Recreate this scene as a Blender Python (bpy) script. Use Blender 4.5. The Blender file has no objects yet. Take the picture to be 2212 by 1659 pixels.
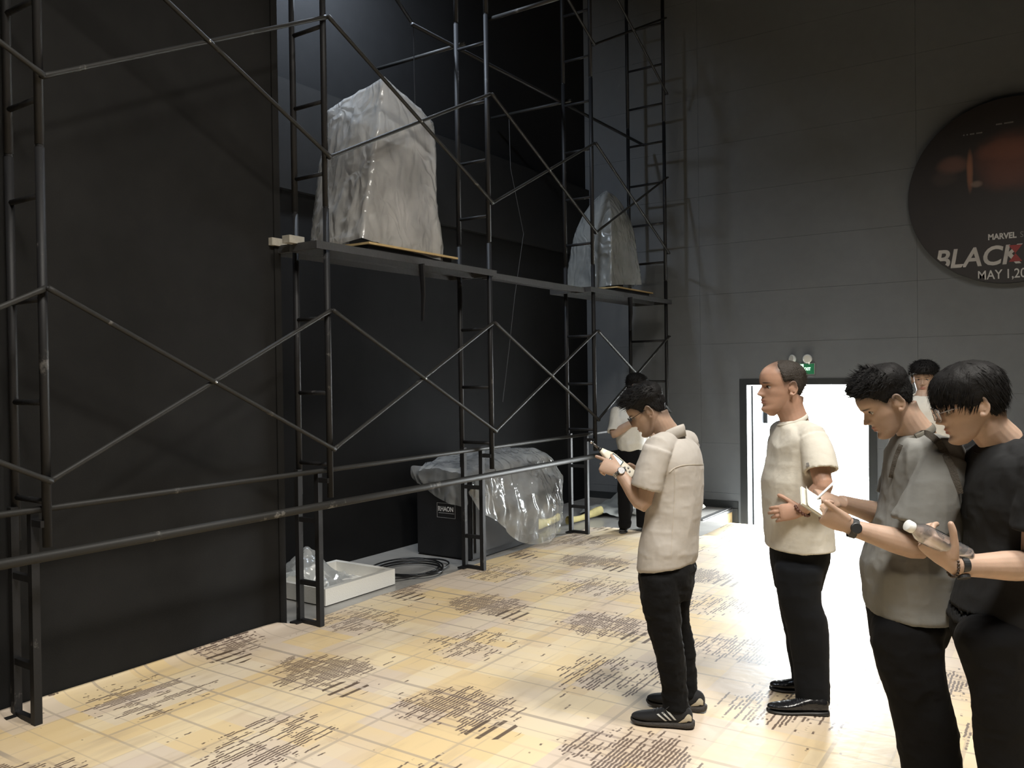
import bpy, bmesh, math, random
import numpy as np
from mathutils import Vector, Matrix, noise as mnoise

# ------------------------------------------------------------------ camera
H = 1.68                      # eye height of the photographer
F = 1800.0                    # focal length in pixels of a 2212 x 1659 frame
YAW, PIT, ROL = (math.radians(a) for a in (33.8, -0.6, 0.8))
FW = np.array([-math.sin(YAW)*math.cos(PIT), math.cos(YAW)*math.cos(PIT), math.sin(PIT)])
_r0 = np.array([math.cos(YAW), math.sin(YAW), 0.0]); _u0 = np.cross(_r0, FW)
RT = math.cos(ROL)*_r0 - math.sin(ROL)*_u0
UP = math.cos(ROL)*_u0 + math.sin(ROL)*_r0
CAM = np.array([0.0, 0.0, H])
HF = np.array([-math.sin(YAW), math.cos(YAW), 0.0])     # horizontal view direction
HR = np.array([math.cos(YAW), math.sin(YAW), 0.0])      # horizontal right direction
ZU = np.array([0.0, 0.0, 1.0])

scene = bpy.context.scene
col = scene.collection
cd = bpy.data.cameras.new('camera'); cd.sensor_fit = 'HORIZONTAL'; cd.sensor_width = 36.0
cd.lens = F/2212*36.0; cd.clip_start = 0.05; cd.clip_end = 200
cam = bpy.data.objects.new('camera', cd); col.objects.link(cam)
cam.matrix_world = Matrix(((RT[0], UP[0], -FW[0], 0), (RT[1], UP[1], -FW[1], 0), (RT[2], UP[2], -FW[2], H), (0, 0, 0, 1)))
scene.camera = cam
scene.view_settings.view_transform = 'Standard'
scene.view_settings.look = 'None'
scene.view_settings.gamma = 1.0
scene.view_settings.use_curve_mapping = False
scene.view_settings.exposure = 0.0

# ------------------------------------------------------------------ daylight and lamps
world = bpy.data.worlds.new('overcast_sky'); scene.world = world; world.use_nodes = True
bg = world.node_tree.nodes['Background']
bg.inputs[0].default_value = (0.93, 0.98, 1.0, 1); bg.inputs[1].default_value = 56.0

def area_light(name, loc, target, size, power, color, size_y=None, portal=False, spread=180):
    l = bpy.data.lights.new(name, 'AREA'); l.energy = power; l.color = color
    l.shape = 'RECTANGLE'; l.size = size; l.size_y = size_y or size; l.spread = math.radians(spread)
    o = bpy.data.objects.new(name, l); col.objects.link(o); o.location = loc
    d = Vector(target) - Vector(loc); o.rotation_euler = d.to_track_quat('-Z', 'Y').to_euler()
    if portal: l.cycles.is_portal = True
    return o
# daylight enters only by the open exit door (portal helps the sampler find the sky)
area_light('door_daylight_portal', (-2.6, 10.25, 0.48), (-2.6, 5.0, 0.48), 1.4, 1.0, (1, 1, 1), 2.1, portal=True)
# warm ceiling lamps of the hall, high above the stage and the seats
area_light('hall_ceiling_light', (0.8, 3.2, 6.6), (0.5, 3.2, 0), 0.8, 230, (1.0, 0.955, 0.88), spread=142)
area_light('hall_ceiling_light.001', (0.3, 0.6, 6.6), (-0.2, 0.9, 0), 1.6, 340, (1.0, 0.955, 0.88), spread=142)
# cold work lamp on top of the scaffold
area_light('scaffold_work_light', (-4.75, 5.0, 5.75), (-5.45, 5.2, 4.6), 0.25, 120, (0.74, 0.85, 1.0))

# ------------------------------------------------------------------ helpers
def srgb(*c):
    return tuple(((v/255.0+0.055)/1.055)**2.4 if v > 10 else v/255.0/12.92 for v in c)

def PX(x, y, d):
    'the point seen at pixel x, y at view depth d'
    return CAM + (FW + RT*(x-1106)/F - UP*(y-829.5)/F)*d
def _ray(x, y): return FW + RT*(x-1106)/F - UP*(y-829.5)/F
def ONX(x, y, X): q = _ray(x, y); return CAM + q*(X/q[0])
def ONY(x, y, Y): q = _ray(x, y); return CAM + q*(Y/q[1])
def ONZ(x, y, Z=0.0): q = _ray(x, y); return CAM + q*((Z-H)/q[2])

def tag(o, label=None, cat=None, group=None, kind=None):
    if label: o['label'] = label
    if cat: o['category'] = cat
    if group: o['group'] = group
    if kind: o['kind'] = kind
    return o
def empty(name, loc=(0, 0, 0), label=None, cat=None, group=None):
    o = bpy.data.objects.new(name, None); col.objects.link(o); o.location = loc
    o.empty_display_size = 0.1
    return tag(o, label, cat, group)
def wloc(o):
    v = Vector((0, 0, 0))
    while o is not None: v += o.location; o = o.parent
    return v
def link(name, me, mat=None, parent=None, world=True):
    'link a mesh; its vertices are world coordinates unless world=False'
    o = bpy.data.objects.new(name, me); col.objects.link(o)
    if mat is not None and not me.materials: me.materials.append(mat)
    if parent is not None:
        if world:
            w = wloc(parent); me.transform(Matrix.Translation(-w))
        o.parent = parent
    return o
def struct(o):
    o['kind'] = 'structure'; return o

class MB:
    'mesh builder'
    def __init__(self): self.v = []; self.f = []
    def add(self, vs, fs):
        n = len(self.v); self.v += [tuple(map(float, p)) for p in vs]
        self.f += [tuple(i+n for i in q) for q in fs]
    def box(self, a, b):
        (x0, y0, z0), (x1, y1, z1) = a, b
        self.add([(x0,y0,z0),(x1,y0,z0),(x1,y1,z0),(x0,y1,z0),(x0,y0,z1),(x1,y0,z1),(x1,y1,z1),(x0,y1,z1)],
                 [(0,3,2,1),(4,5,6,7),(0,1,5,4),(1,2,6,5),(2,3,7,6),(3,0,4,7)])
    def obox(self, c, ax, ay, az):
        'box from centre and three half-axis vectors'
        c, ax, ay, az = (np.array(q, float) for q in (c, ax, ay, az))
        vs = [c+sx*ax+sy*ay+sz*az for sz in (-1, 1) for sx, sy in ((-1,-1),(1,-1),(1,1),(-1,1))]
        self.add(vs, [(0,3,2,1),(4,5,6,7),(0,1,5,4),(1,2,6,5),(2,3,7,6),(3,0,4,7)])
    def rings(self, rs, cap=True, closed=False):
        'loft through rings of equal vertex count'
        n = len(rs[0]); vs = [p for r in rs for p in r]; fs = []
        m = len(rs)
        for i in range(m if closed else m-1):
            j = (i+1) % m
            for k in range(n):
                l = (k+1) % n
                fs.append((i*n+k, i*n+l, j*n+l, j*n+k))
        if cap and not closed:
            fs.append(tuple(range(n-1, -1, -1))); fs.append(tuple((m-1)*n+k for k in range(n)))
        self.add(vs, fs)
    def tube(self, pts, rad, seg=10, flat=1.0, side=None, cap=True):
        'polyline tube; rad scalar or list; flat = thickness ratio across side'
        pts = [np.array(p, float) for p in pts]
        if np.isscalar(rad): rad = [rad]*len(pts)
        rs = []; prev = None
        for i, p in enumerate(pts):
            t = pts[min(i+1, len(pts)-1)] - pts[max(i-1, 0)]; t = t/(np.linalg.norm(t)+1e-12)
            if side is not None: s = np.array(side, float)
            elif prev is None: s = np.array((0, 0, 1.0)) if abs(t[2]) < .9 else np.array((1.0, 0, 0))
            else: s = prev
            s = s - t*(s@t); s = s/(np.linalg.norm(s)+1e-12); prev = s
            b = np.cross(t, s)
            rs.append([p + rad[i]*(math.cos(a)*s + flat*math.sin(a)*b) for a in (2*math.pi*k/seg for k in range(seg))])
        self.rings(rs, cap)
    def ball(self, c, r, nu=12, nv=8, M=None):
        c = np.array(c, float); r = np.array(r if not np.isscalar(r) else (r, r, r), float)
        M = np.eye(3) if M is None else np.array(M)
        rs = []
        for j in range(1, nv):
            b = math.pi*j/nv
            rs.append([c + M@(r*np.array((math.sin(b)*math.cos(a), math.sin(b)*math.sin(a), -math.cos(b)))) for a in (2*math.pi*k/nu for k in range(nu))])
        n0 = len(self.v); self.rings(rs, cap=True)
    def mesh(self, name, smooth=False):
        me = bpy.data.meshes.new(name); me.from_pydata(self.v, [], self.f); me.update()
        if smooth: me.polygons.foreach_set('use_smooth', [True]*len(me.polygons))
        return me
    def obj(self, name, mat, parent=None, smooth=False, world=True):
        return link(name, self.mesh(name, smooth), mat, parent, world)

def smooth_by_angle(me, deg=35):
    me.polygons.foreach_set('use_smooth', [True]*len(me.polygons))
    bm = bmesh.new(); bm.from_mesh(me)
    for e in bm.edges:
        e.smooth = len(e.link_faces) == 2 and e.calc_face_angle(0) < math.radians(deg)
    bm.to_mesh(me); bm.free(); return me

def remesh(mb, voxel, smooth=4, fac=0.5):
    'one continuous skin around everything in the builder'
    me = mb.mesh('tmp'); o = bpy.data.objects.new('tmp', me); col.objects.link(o)
    bm = bmesh.new(); bm.from_mesh(me); bmesh.ops.recalc_face_normals(bm, faces=bm.faces); bm.to_mesh(me); bm.free()
    m = o.modifiers.new('r', 'REMESH'); m.mode = 'VOXEL'; m.voxel_size = voxel; m.adaptivity = 0; m.use_smooth_shade = True
    if smooth:
        s = o.modifiers.new('s', 'SMOOTH'); s.iterations = smooth; s.factor = fac
    dg = bpy.context.evaluated_depsgraph_get()
    out = bpy.data.meshes.new_from_object(o.evaluated_get(dg))
    bpy.data.objects.remove(o); bpy.data.meshes.remove(me)
    out.polygons.foreach_set('use_smooth', [True]*len(out.polygons))
    return out

def coords(me):
    a = np.empty(len(me.vertices)*3, np.float32); me.vertices.foreach_get('co', a); return a.reshape(-1, 3).astype(float)
def set_coords(me, a):
    me.vertices.foreach_set('co', np.asarray(a, np.float32).ravel()); me.update()
def normals(me):
    a = np.empty(len(me.vertices)*3, np.float32); me.vertices.foreach_get('normal', a); return a.reshape(-1, 3).astype(float)

# --- vectorised value noise (numpy) for cloth folds and crumples
_rng = np.random.RandomState(7); _perm = _rng.randint(0, 1 << 16, 4096); _val = _rng.rand(4096)*2-1
def vnoise(p):
    p = np.asarray(p, float); i = np.floor(p).astype(np.int64); f = p-i; f = f*f*f*(f*(f*6-15)+10)
    def h(dx, dy, dz):
        k = (i[:, 0]+dx)*73856093 ^ (i[:, 1]+dy)*19349663 ^ (i[:, 2]+dz)*83492791
        return _val[k & 4095]
    fx, fy, fz = f.T
    def L(a, b, t): return a+(b-a)*t
    return L(L(L(h(0,0,0), h(1,0,0), fx), L(h(0,1,0), h(1,1,0), fx), fy), L(L(h(0,0,1), h(1,0,1), fx), L(h(0,1,1), h(1,1,1), fx), fy), fz)
def ridge(p): return 1-2*np.abs(vnoise(p))
def fold(me, amp, scale, stretch=(1, 1, 1), seed=0.0, kind='ridge', mask=None):
    a = coords(me); n = normals(me)
    q = a*np.array(stretch)*scale + seed
    v = ridge(q)*0.65 + ridge(q*2.1+5)*0.35 if kind == 'ridge' else vnoise(q)
    if mask is not None: v = v*mask(a)
    set_coords(me, a + n*(v*amp)[:, None])

# ------------------------------------------------------------------ materials
MAT = {}
def mat(name, color, rough=0.6, metal=0.0, spec=0.5, bump=0.0, bscale=60, var=0.0, vscale=6, sheen=0.0, coat=0.0, emit=None, estr=0.0, sss=0.0, detail=3):
    if name in MAT: return MAT[name]
    m = bpy.data.materials.new(name); m.use_nodes = True; nt = m.node_tree; b = nt.nodes['Principled BSDF']
    b.inputs['Base Color'].default_value = (*color, 1); b.inputs['Roughness'].default_value = rough
    b.inputs['Metallic'].default_value = metal; b.inputs['Specular IOR Level'].default_value = spec
    if sheen: b.inputs['Sheen Weight'].default_value = sheen
    if coat: b.inputs['Coat Weight'].default_value = coat
    if sss:
        b.inputs['Subsurface Weight'].default_value = sss; b.inputs['Subsurface Radius'].default_value = (1.0, 0.35, 0.2); b.inputs['Subsurface Scale'].default_value = 0.01
    if emit: b.inputs['Emission Color'].default_value = (*emit, 1); b.inputs['Emission Strength'].default_value = estr
    tc = nt.nodes.new('ShaderNodeTexCoord')
    if var:
        n = nt.nodes.new('ShaderNodeTexNoise'); n.inputs['Scale'].default_value = vscale; n.inputs['Detail'].default_value = 5
        nt.links.new(tc.outputs['Object'], n.inputs['Vector'])
        mx = nt.nodes.new('ShaderNodeMix'); mx.data_type = 'RGBA'
        mx.inputs[6].default_value = (*(c*(1-var) for c in color), 1); mx.inputs[7].default_value = (*(min(1, c*(1+var)) for c in color), 1)
        nt.links.new(n.outputs['Fac'], mx.inputs[0]); nt.links.new(mx.outputs[2], b.inputs['Base Color'])
    if bump:
        n = nt.nodes.new('ShaderNodeTexNoise'); n.inputs['Scale'].default_value = bscale; n.inputs['Detail'].default_value = detail
        nt.links.new(tc.outputs['Object'], n.inputs['Vector'])
        bp = nt.nodes.new('ShaderNodeBump'); bp.inputs['Strength'].default_value = bump; bp.inputs['Distance'].default_value = 0.01
        nt.links.new(n.outputs['Fac'], bp.inputs['Height']); nt.links.new(bp.outputs['Normal'], b.inputs['Normal'])
    MAT[name] = m; return m

class NT:
    'tiny node-math language'
    def __init__(self, nt): self.nt = nt
    def n(self, t): return self.nt.nodes.new(t)
    def set(self, sock, v):
        if hasattr(v, 'links') or hasattr(v, 'is_linked'): self.nt.links.new(v, sock)
        else: sock.default_value = v
    def m(self, op, a, b=0.0, c=0.0, clamp=False):
        k = self.n('ShaderNodeMath'); k.operation = op; k.use_clamp = clamp
        for i, v in enumerate((a, b, c)):
            self.set(k.inputs[i], v)
        return k.outputs[0]
    def add(self, a, b): return self.m('ADD', a, b)
    def sub(self, a, b): return self.m('SUBTRACT', a, b)
    def mul(self, a, b): return self.m('MULTIPLY', a, b)
    def mx(self, a, b): return self.m('MAXIMUM', a, b)
    def step(self, a, b): return self.m('GREATER_THAN', a, b)
    def smooth(self, v, lo, hi):
        k = self.n('ShaderNodeMapRange'); k.interpolation_type = 'SMOOTHSTEP'
        self.set(k.inputs[0], v); k.inputs[1].default_value = lo; k.inputs[2].default_value = hi
        return k.outputs[0]
    def xyz(self, x, y, z=0.0):
        k = self.n('ShaderNodeCombineXYZ')
        for i, v in enumerate((x, y, z)): self.set(k.inputs[i], v)
        return k.outputs[0]
    def noise(self, vec, scale, detail=2, rough=.5):
        k = self.n('ShaderNodeTexNoise'); k.inputs['Scale'].default_value = scale; k.inputs['Detail'].default_value = detail
        k.inputs['Roughness'].default_value = rough
        self.nt.links.new(vec, k.inputs['Vector']); return k.outputs['Fac']
    def white(self, vec):
        k = self.n('ShaderNodeTexWhiteNoise'); k.noise_dimensions = '3D'; self.nt.links.new(vec, k.inputs['Vector']); return k.outputs['Value']
    def mix(self, f, a, b):
        k = self.n('ShaderNodeMix'); k.data_type = 'RGBA'; self.set(k.inputs[0], f)
        for i, v in ((6, a), (7, b)):
            if isinstance(v, tuple): k.inputs[i].default_value = (*v, 1) if len(v) == 3 else v
            else: self.nt.links.new(v, k.inputs[i])
        return k.outputs[2]

def carpet_material():
    m = bpy.data.materials.new('printed_carpet'); m.use_nodes = True; nt = m.node_tree; N = NT(nt); b = nt.nodes['Principled BSDF']
    tc = N.n('ShaderNodeTexCoord'); sp = N.n('ShaderNodeSeparateXYZ'); nt.links.new(tc.outputs['Object'], sp.inputs[0])
    X, Y = sp.outputs[0], sp.outputs[1]; V = tc.outputs['Object']
    PXT, PYT = 0.965, 1.62
    ux = N.m('PINGPONG', 0, 1)
    def tile(c, c0, per):      # signed distance to the nearest tile centre
        t = N.m('FRACT', N.add(N.m('DIVIDE', N.sub(c, c0), per), 0.5)); return N.mul(N.sub(t, 0.5), per)
    tx, ty = tile(X, -3.56, PXT), tile(Y, 3.33, PYT)
    sx, sy = tile(X, -3.12, PXT), tile(Y, 2.55, PYT)
    bx_, by_ = tile(X, -4.22, PXT), tile(Y, 3.20, PYT)
    wob = N.mul(N.sub(N.noise(V, 5.0, 3), 0.5), 1.3)
    def blob(x, y, rx, ry):
        e = N.add(N.m('POWER', N.m('ABSOLUTE', N.m('DIVIDE', x, rx)), 2.0), N.m('POWER', N.m('ABSOLUTE', N.m('DIVIDE', y, ry)), 2.0))
        return N.smooth(N.add(e, wob), 1.3, 0.1)
    M1 = blob(tx, ty, 0.36, 0.30); M2 = blob(sx, sy, 0.36, 0.36); M3 = blob(bx_, by_, 0.15, 0.13)
    pitch = 0.019
    jit = N.mul(N.sub(N.noise(N.xyz(N.mul(X, 12.0), N.mul(Y, 34.0)), 1.0, 3), 0.5), 0.018)
    xr = N.m('DIVIDE', N.add(X, jit), pitch); row = N.m('FLOOR', xr); fr = N.m('ABSOLUTE', N.sub(N.m('FRACT', xr), 0.5))
    core = N.smooth(fr, 0.34, 0.22)
    rnd = N.white(N.xyz(row, N.m('FLOOR', N.mul(Y, 0.6)), 3.0))
    nd = N.noise(N.xyz(N.mul(row, 13.37), N.mul(Y, 6.0), 1.7), 1.0, 4, .66)
    thr = N.sub(0.75, N.add(N.add(N.mul(M1, 0.27), N.mul(M2, 0.20)), N.mul(rnd, 0.12)))
    dash = N.mul(N.smooth(N.sub(nd, thr), -0.01, 0.025), core)
    # groups of long bold bars
    br = N.m('DIVIDE', X, 0.075); bfr = N.m('ABSOLUTE', N.sub(N.m('FRACT', br), 0.5))
    bars = N.mul(N.smooth(bfr, 0.20, 0.12), N.step(M3, 0.35))
    bars = N.mul(bars, N.smooth(N.noise(N.xyz(N.mul(N.m('FLOOR', br), 9.1), N.mul(Y, 22.0), 4.0), 1.0, 2), 0.30, 0.42))
    # cross strokes inside dense patches
    cr = N.m('DIVIDE', Y, 0.062); cfr = N.m('ABSOLUTE', N.sub(N.m('FRACT', cr), 0.5))
    cross = N.mul(N.mul(N.smooth(cfr, 0.16, 0.08), M1), 0.40)
    # ruled lines
    lines = None
    for off, w, a in ((0.11, 0.013, .95), (-0.20, 0.009, .85), (-0.33, 0.007, .75), (-0.03, 0.005, .55), (0.47, 0.007, .7), (-0.53, 0.009, .8), (0.78, 0.008, .75), (1.02-1.62, 0.005, .55), (.30, .004, .4), (.62, .004, .4)):
        d = N.m('ABSOLUTE', tile(Y, 3.33+off, PYT)); brk = N.smooth(N.noise(N.xyz(N.mul(X, .9), N.mul(N.m('FLOOR', N.mul(Y, 5.0)), 3.3), 5.0), 1.0, 2), 0.36, 0.50)
        l = N.mul(N.mul(N.smooth(d, w*1.25, w*0.75), a), N.mx(brk, .25))
        lines = l if lines is None else N.mx(lines, l)
    for off, w, a in ((0.74, 0.010, .65), (0.27, 0.008, .55), (0.35, 0.005, .4), (0.02, 0.005, .3), (0.55, 0.004, .3)):
        d = N.m('ABSOLUTE', tile(X, -3.56+off, PXT))
        brk = N.smooth(N.noise(N.xyz(N.m('FLOOR', N.mul(X, 4.0)), N.mul(Y, 1.3), 2.0), 1.0, 1), 0.42, 0.5)
        l = N.mul(N.mul(N.smooth(d, w*1.25, w*0.75), a), brk); lines = N.mx(lines, l)
    # woven colour blocks
    cell = N.white(N.xyz(N.m('FLOOR', N.m('DIVIDE', X, PXT/3)), N.m('FLOOR', N.m('DIVIDE', Y, PYT/5)), 0.5))
    cell2 = N.white(N.xyz(N.m('FLOOR', N.m('DIVIDE', X, PXT/5)), N.m('FLOOR', N.m('DIVIDE', Y, PYT/3)), 7.5))
    big = N.noise(V, 0.9, 3)
    base = N.mix(N.smooth(N.add(big, N.mul(N.sub(cell, .5), .35)), .35, .65), (0.77, 0.585, 0.315), (0.69, 0.575, 0.455))
    base = N.mix(N.mul(N.smooth(cell2, .55, .75), .5), base, (0.84, 0.72, 0.50))
    smudge = N.mul(N.smooth(N.noise(N.xyz(N.mul(X, 9.0), N.mul(Y, 1.6)), 1.0, 4), 0.52, 0.75), 0.45)
    base = N.mix(smudge, base, (0.50, 0.38, 0.24))
    c = N.mix(N.mul(lines, .8), base, (0.36, 0.30, 0.24))
    c = N.mix(N.mul(M1, 0.30), c, (0.42, 0.32, 0.25))
    c = N.mix(cross, c, (0.16, 0.10, 0.085))
    c = N.mix(N.mul(dash, 0.92), c, (0.115, 0.075, 0.055))
    c = N.mix(N.mul(bars, 0.95), c, (0.10, 0.065, 0.04))
    nt.links.new(c, b.inputs['Base Color'])
    b.inputs['Roughness'].default_value = 0.6
    # thin protective film over the carpet
    b.inputs['Coat Weight'].default_value = 0.6; b.inputs['Coat Roughness'].default_value = 0.46; b.inputs['Coat IOR'].default_value = 1.5
    bp = N.n('ShaderNodeBump'); bp.inputs['Strength'].default_value = 0.25; bp.inputs['Distance'].default_value = 0.01
    nt.links.new(N.noise(V, 18.0, 4), bp.inputs['Height']); nt.links.new(bp.outputs[0], b.inputs['Coat Normal'])
    return m

def film_material(name, tint, opac=0.45, rough=0.16, crease=0.5, scale=7.0, dust=0.55):
    'crumpled clear polythene: transparent film, hazy dust and glossy creases'
    m = bpy.data.materials.new(name); m.use_nodes = True; nt = m.node_tree; N = NT(nt); out = nt.nodes['Material Output']
    nt.nodes.remove(nt.nodes['Principled BSDF'])
    tc = N.n('ShaderNodeTexCoord'); V = tc.outputs['Object']
    mp = N.n('ShaderNodeMapping'); mp.inputs['Scale'].default_value = (1, 1, .55); nt.links.new(V, mp.inputs[0])
    w = N.n('ShaderNodeTexVoronoi'); w.feature = 'DISTANCE_TO_EDGE'; w.inputs['Scale'].default_value = scale
    wv = N.n('ShaderNodeVectorMath'); wv.operation = 'ADD'
    nz = N.n('ShaderNodeTexNoise'); nz.inputs['Scale'].default_value = 3.0; nt.links.new(mp.outputs[0], nz.inputs['Vector'])
    nt.links.new(mp.outputs[0], wv.inputs[0]); nt.links.new(nz.outputs['Color'], wv.inputs[1]); nt.links.new(wv.outputs[0], w.inputs['Vector'])
    hgt = N.add(N.smooth(w.outputs['Distance'], 0.0, 0.35), N.mul(N.noise(mp.outputs[0], scale*2.2, 3, .4), 0.5))
    bp = N.n('ShaderNodeBump'); bp.inputs['Strength'].default_value = crease; bp.inputs['Distance'].default_value = 0.04
    nt.links.new(hgt, bp.inputs['Height'])
    tr = N.n('ShaderNodeBsdfTransparent'); tr.inputs[0].default_value = (0.96, 0.97, 0.97, 1)
    df = N.n('ShaderNodeBsdfDiffuse'); df.inputs[0].default_value = (*tint, 1)
    tl = N.n('ShaderNodeBsdfTranslucent'); tl.inputs[0].default_value = (*tint, 1)
    gl = N.n('ShaderNodeBsdfGlossy'); gl.inputs['Roughness'].default_value = rough; gl.inputs['Color'].default_value = (1, 1, 1, 1)
    for q in (df, tl, gl): nt.links.new(bp.outputs[0], q.inputs['Normal'])
    def mixs(f, a, b):
        k = N.n('ShaderNodeMixShader'); N.set(k.inputs[0], f); nt.links.new(a.outputs[0], k.inputs[1]); nt.links.new(b.outputs[0], k.inputs[2]); return k
    hazy = mixs(0.35, df, tl)
    fac = N.m('ADD', opac*0.6, N.mul(N.smooth(N.noise(V, 2.2, 4, .5), 0.25, 0.80), dust), clamp=True)
    body = mixs(fac, tr, hazy)
    fr = N.n('ShaderNodeFresnel'); fr.inputs[0].default_value = 1.45; nt.links.new(bp.outputs[0], fr.inputs['Normal'])
    g = N.m('MINIMUM', N.m('ADD', N.mul(fr.outputs[0], .8), 0.02), .42)
    fin = mixs(g, body, gl)
    nt.links.new(fin.outputs[0], out.inputs['Surface']); return m

def clear_material(name, tint=(1, 1, 1), rough=0.03, gloss=1.0, haze=0.0):
    m = bpy.data.materials.new(name); m.use_nodes = True; nt = m.node_tree; N = NT(nt); out = nt.nodes['Material Output']
    nt.nodes.remove(nt.nodes['Principled BSDF'])
    tr = N.n('ShaderNodeBsdfTransparent'); tr.inputs[0].default_value = (*tint, 1)
    gl = N.n('ShaderNodeBsdfGlossy'); gl.inputs['Roughness'].default_value = rough
    fr = N.n('ShaderNodeFresnel'); fr.inputs[0].default_value = 1.5
    k = N.n('ShaderNodeMixShader'); N.set(k.inputs[0], N.m('MULTIPLY', fr.outputs[0], gloss, clamp=True)); nt.links.new(gl.outputs[0], k.inputs[2])
    df = N.n('ShaderNodeBsdfDiffuse'); df.inputs[0].default_value = (.85, .87, .9, 1); h = N.n('ShaderNodeMixShader'); h.inputs[0].default_value = haze
    nt.links.new(tr.outputs[0], h.inputs[1]); nt.links.new(df.outputs[0], h.inputs[2]); nt.links.new(h.outputs[0], k.inputs[1])
    nt.links.new(k.outputs[0], out.inputs['Surface']); return m

def wall_paint(name, color, rough=0.75, streak=0.25, bump=0.15):
    'matt wall paint with faint cloudy wear'
    m = bpy.data.materials.new(name); m.use_nodes = True; nt = m.node_tree; N = NT(nt); b = nt.nodes['Principled BSDF']
    tc = N.n('ShaderNodeTexCoord'); V = tc.outputs['Object']
    f = N.add(N.mul(N.noise(V, 0.9, 6, .6), .7), N.mul(N.noise(V, 9.0, 5), .3))
    c = N.mix(N.smooth(f, .3, .7), tuple(q*(1-streak) for q in color), tuple(q*(1+streak) for q in color))
    sc = N.smooth(N.noise(V, 3.1, 8, .75), .68, .80)
    c = N.mix(N.mul(sc, .35), c, tuple(min(1, q*2.2+.01) for q in color))
    nt.links.new(c, b.inputs['Base Color']); b.inputs['Roughness'].default_value = rough; b.inputs['Specular IOR Level'].default_value = .18
    bp = N.n('ShaderNodeBump'); bp.inputs['Strength'].default_value = bump; bp.inputs['Distance'].default_value = 0.004
    nt.links.new(N.noise(V, 220.0, 3), bp.inputs['Height']); nt.links.new(bp.outputs[0], b.inputs['Normal'])
    return m

def pipe_material(name, color, wear):
    'black painted steel, paint rubbed off in flecks'
    m = bpy.data.materials.new(name); m.use_nodes = True; nt = m.node_tree; N = NT(nt); b = nt.nodes['Principled BSDF']
    tc = N.n('ShaderNodeTexCoord'); gm = N.n('ShaderNodeNewGeometry'); V = gm.outputs['Position']
    w = N.smooth(N.noise(V, 4.0, 7, .72), .62, .70); d = N.noise(V, 1.3, 4)
    c = N.mix(d, tuple(q*.6 for q in color), tuple(q*1.3 for q in color)); c = N.mix(N.mul(w, .8), c, wear)
    nt.links.new(c, b.inputs['Base Color']); b.inputs['Roughness'].default_value = .55; b.inputs['Metallic'].default_value = .0
    b.inputs['Specular IOR Level'].default_value = .3
    bp = N.n('ShaderNodeBump'); bp.inputs['Strength'].default_value = .2; bp.inputs['Distance'].default_value = .003
    nt.links.new(N.noise(V, 90.0, 3), bp.inputs['Height']); nt.links.new(bp.outputs[0], b.inputs['Normal'])
    return m

def text_mesh(s, size, extrude=0.001, shear=0.0, align='LEFT', bold=0.0):
    c = bpy.data.curves.new('t', 'FONT'); c.body = s; c.size = size; c.extrude = extrude; c.shear = shear; c.align_x = align; c.offset = bold
    c.resolution_u = 4
    o = bpy.data.objects.new('t', c); col.objects.link(o)
    me = bpy.data.meshes.new_from_object(o.evaluated_get(bpy.context.evaluated_depsgraph_get()))
    bpy.data.objects.remove(o); bpy.data.curves.remove(c); return me
def place_text(name, me, origin, xdir, ydir, mat, parent, sx=1.0):
    x = Vector(xdir).normalized(); y = Vector(ydir).normalized(); z = x.cross(y)
    M = Matrix(((x[0]*sx, y[0], z[0], origin[0]), (x[1]*sx, y[1], z[1], origin[1]), (x[2]*sx, y[2], z[2], origin[2]), (0, 0, 0, 1)))
    me.transform(M); return link(name, me, mat, parent)
# ================================================================== the hall
M_BLACK = wall_paint('black_wall_paint', (0.0098, 0.0096, 0.0092), .8, .25)
M_BACK = wall_paint('black_back_wall_paint', (0.0080, 0.0081, 0.0084), .8, .2)
M_BAND = wall_paint('charcoal_band_paint', (0.0155, 0.0154, 0.0152), .8, .12)
M_GREY = wall_paint('grey_acoustic_panel', (0.140, 0.148, 0.155), .8, .06, .3)
M_JOINT = mat('panel_joint_grey', (0.094, 0.099, 0.103), .9)
M_CEIL = mat('black_ceiling_paint', (0.012, 0.012, 0.013), .9)
M_DARKTRIM = mat('dark_skirting', (0.018, 0.021, 0.022), .55, var=.2)
M_STAGE = mat('dusty_concrete', (0.33, 0.32, 0.30), .45, var=.35, vscale=3.0, bump=.3, bscale=8, coat=.35)
M_CARPET = carpet_material()
M_WHITEFACE = mat('white_board', (0.78, 0.74, 0.64), .6, var=.06)
M_WOOD = mat('raw_plywood', (0.50, 0.36, 0.17), .7, var=.25, vscale=14, bump=.2, bscale=40)
M_METAL = mat('worn_metal', (0.30, 0.30, 0.30), .35, metal=.9, bump=.1)
M_WHITE = mat('white_plastic', (0.72, 0.73, 0.72), .4)
M_BLACKPL = mat('black_plastic', (0.012, 0.012, 0.013), .35)
M_GROUND = mat('pale_paving_outside', (0.70, 0.70, 0.68), .8, var=.1)

YW, XB, XL, ZC = 10.1, -5.5, -4.47, 7.4      # grey wall, back wall, black side wall, ceiling
NX, NY, ZL = -3.5, 9.09, -0.58               # stair well at the exit door
DX0, DX1, DZ1 = -3.29, -1.90, 1.52           # exit door opening

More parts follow.
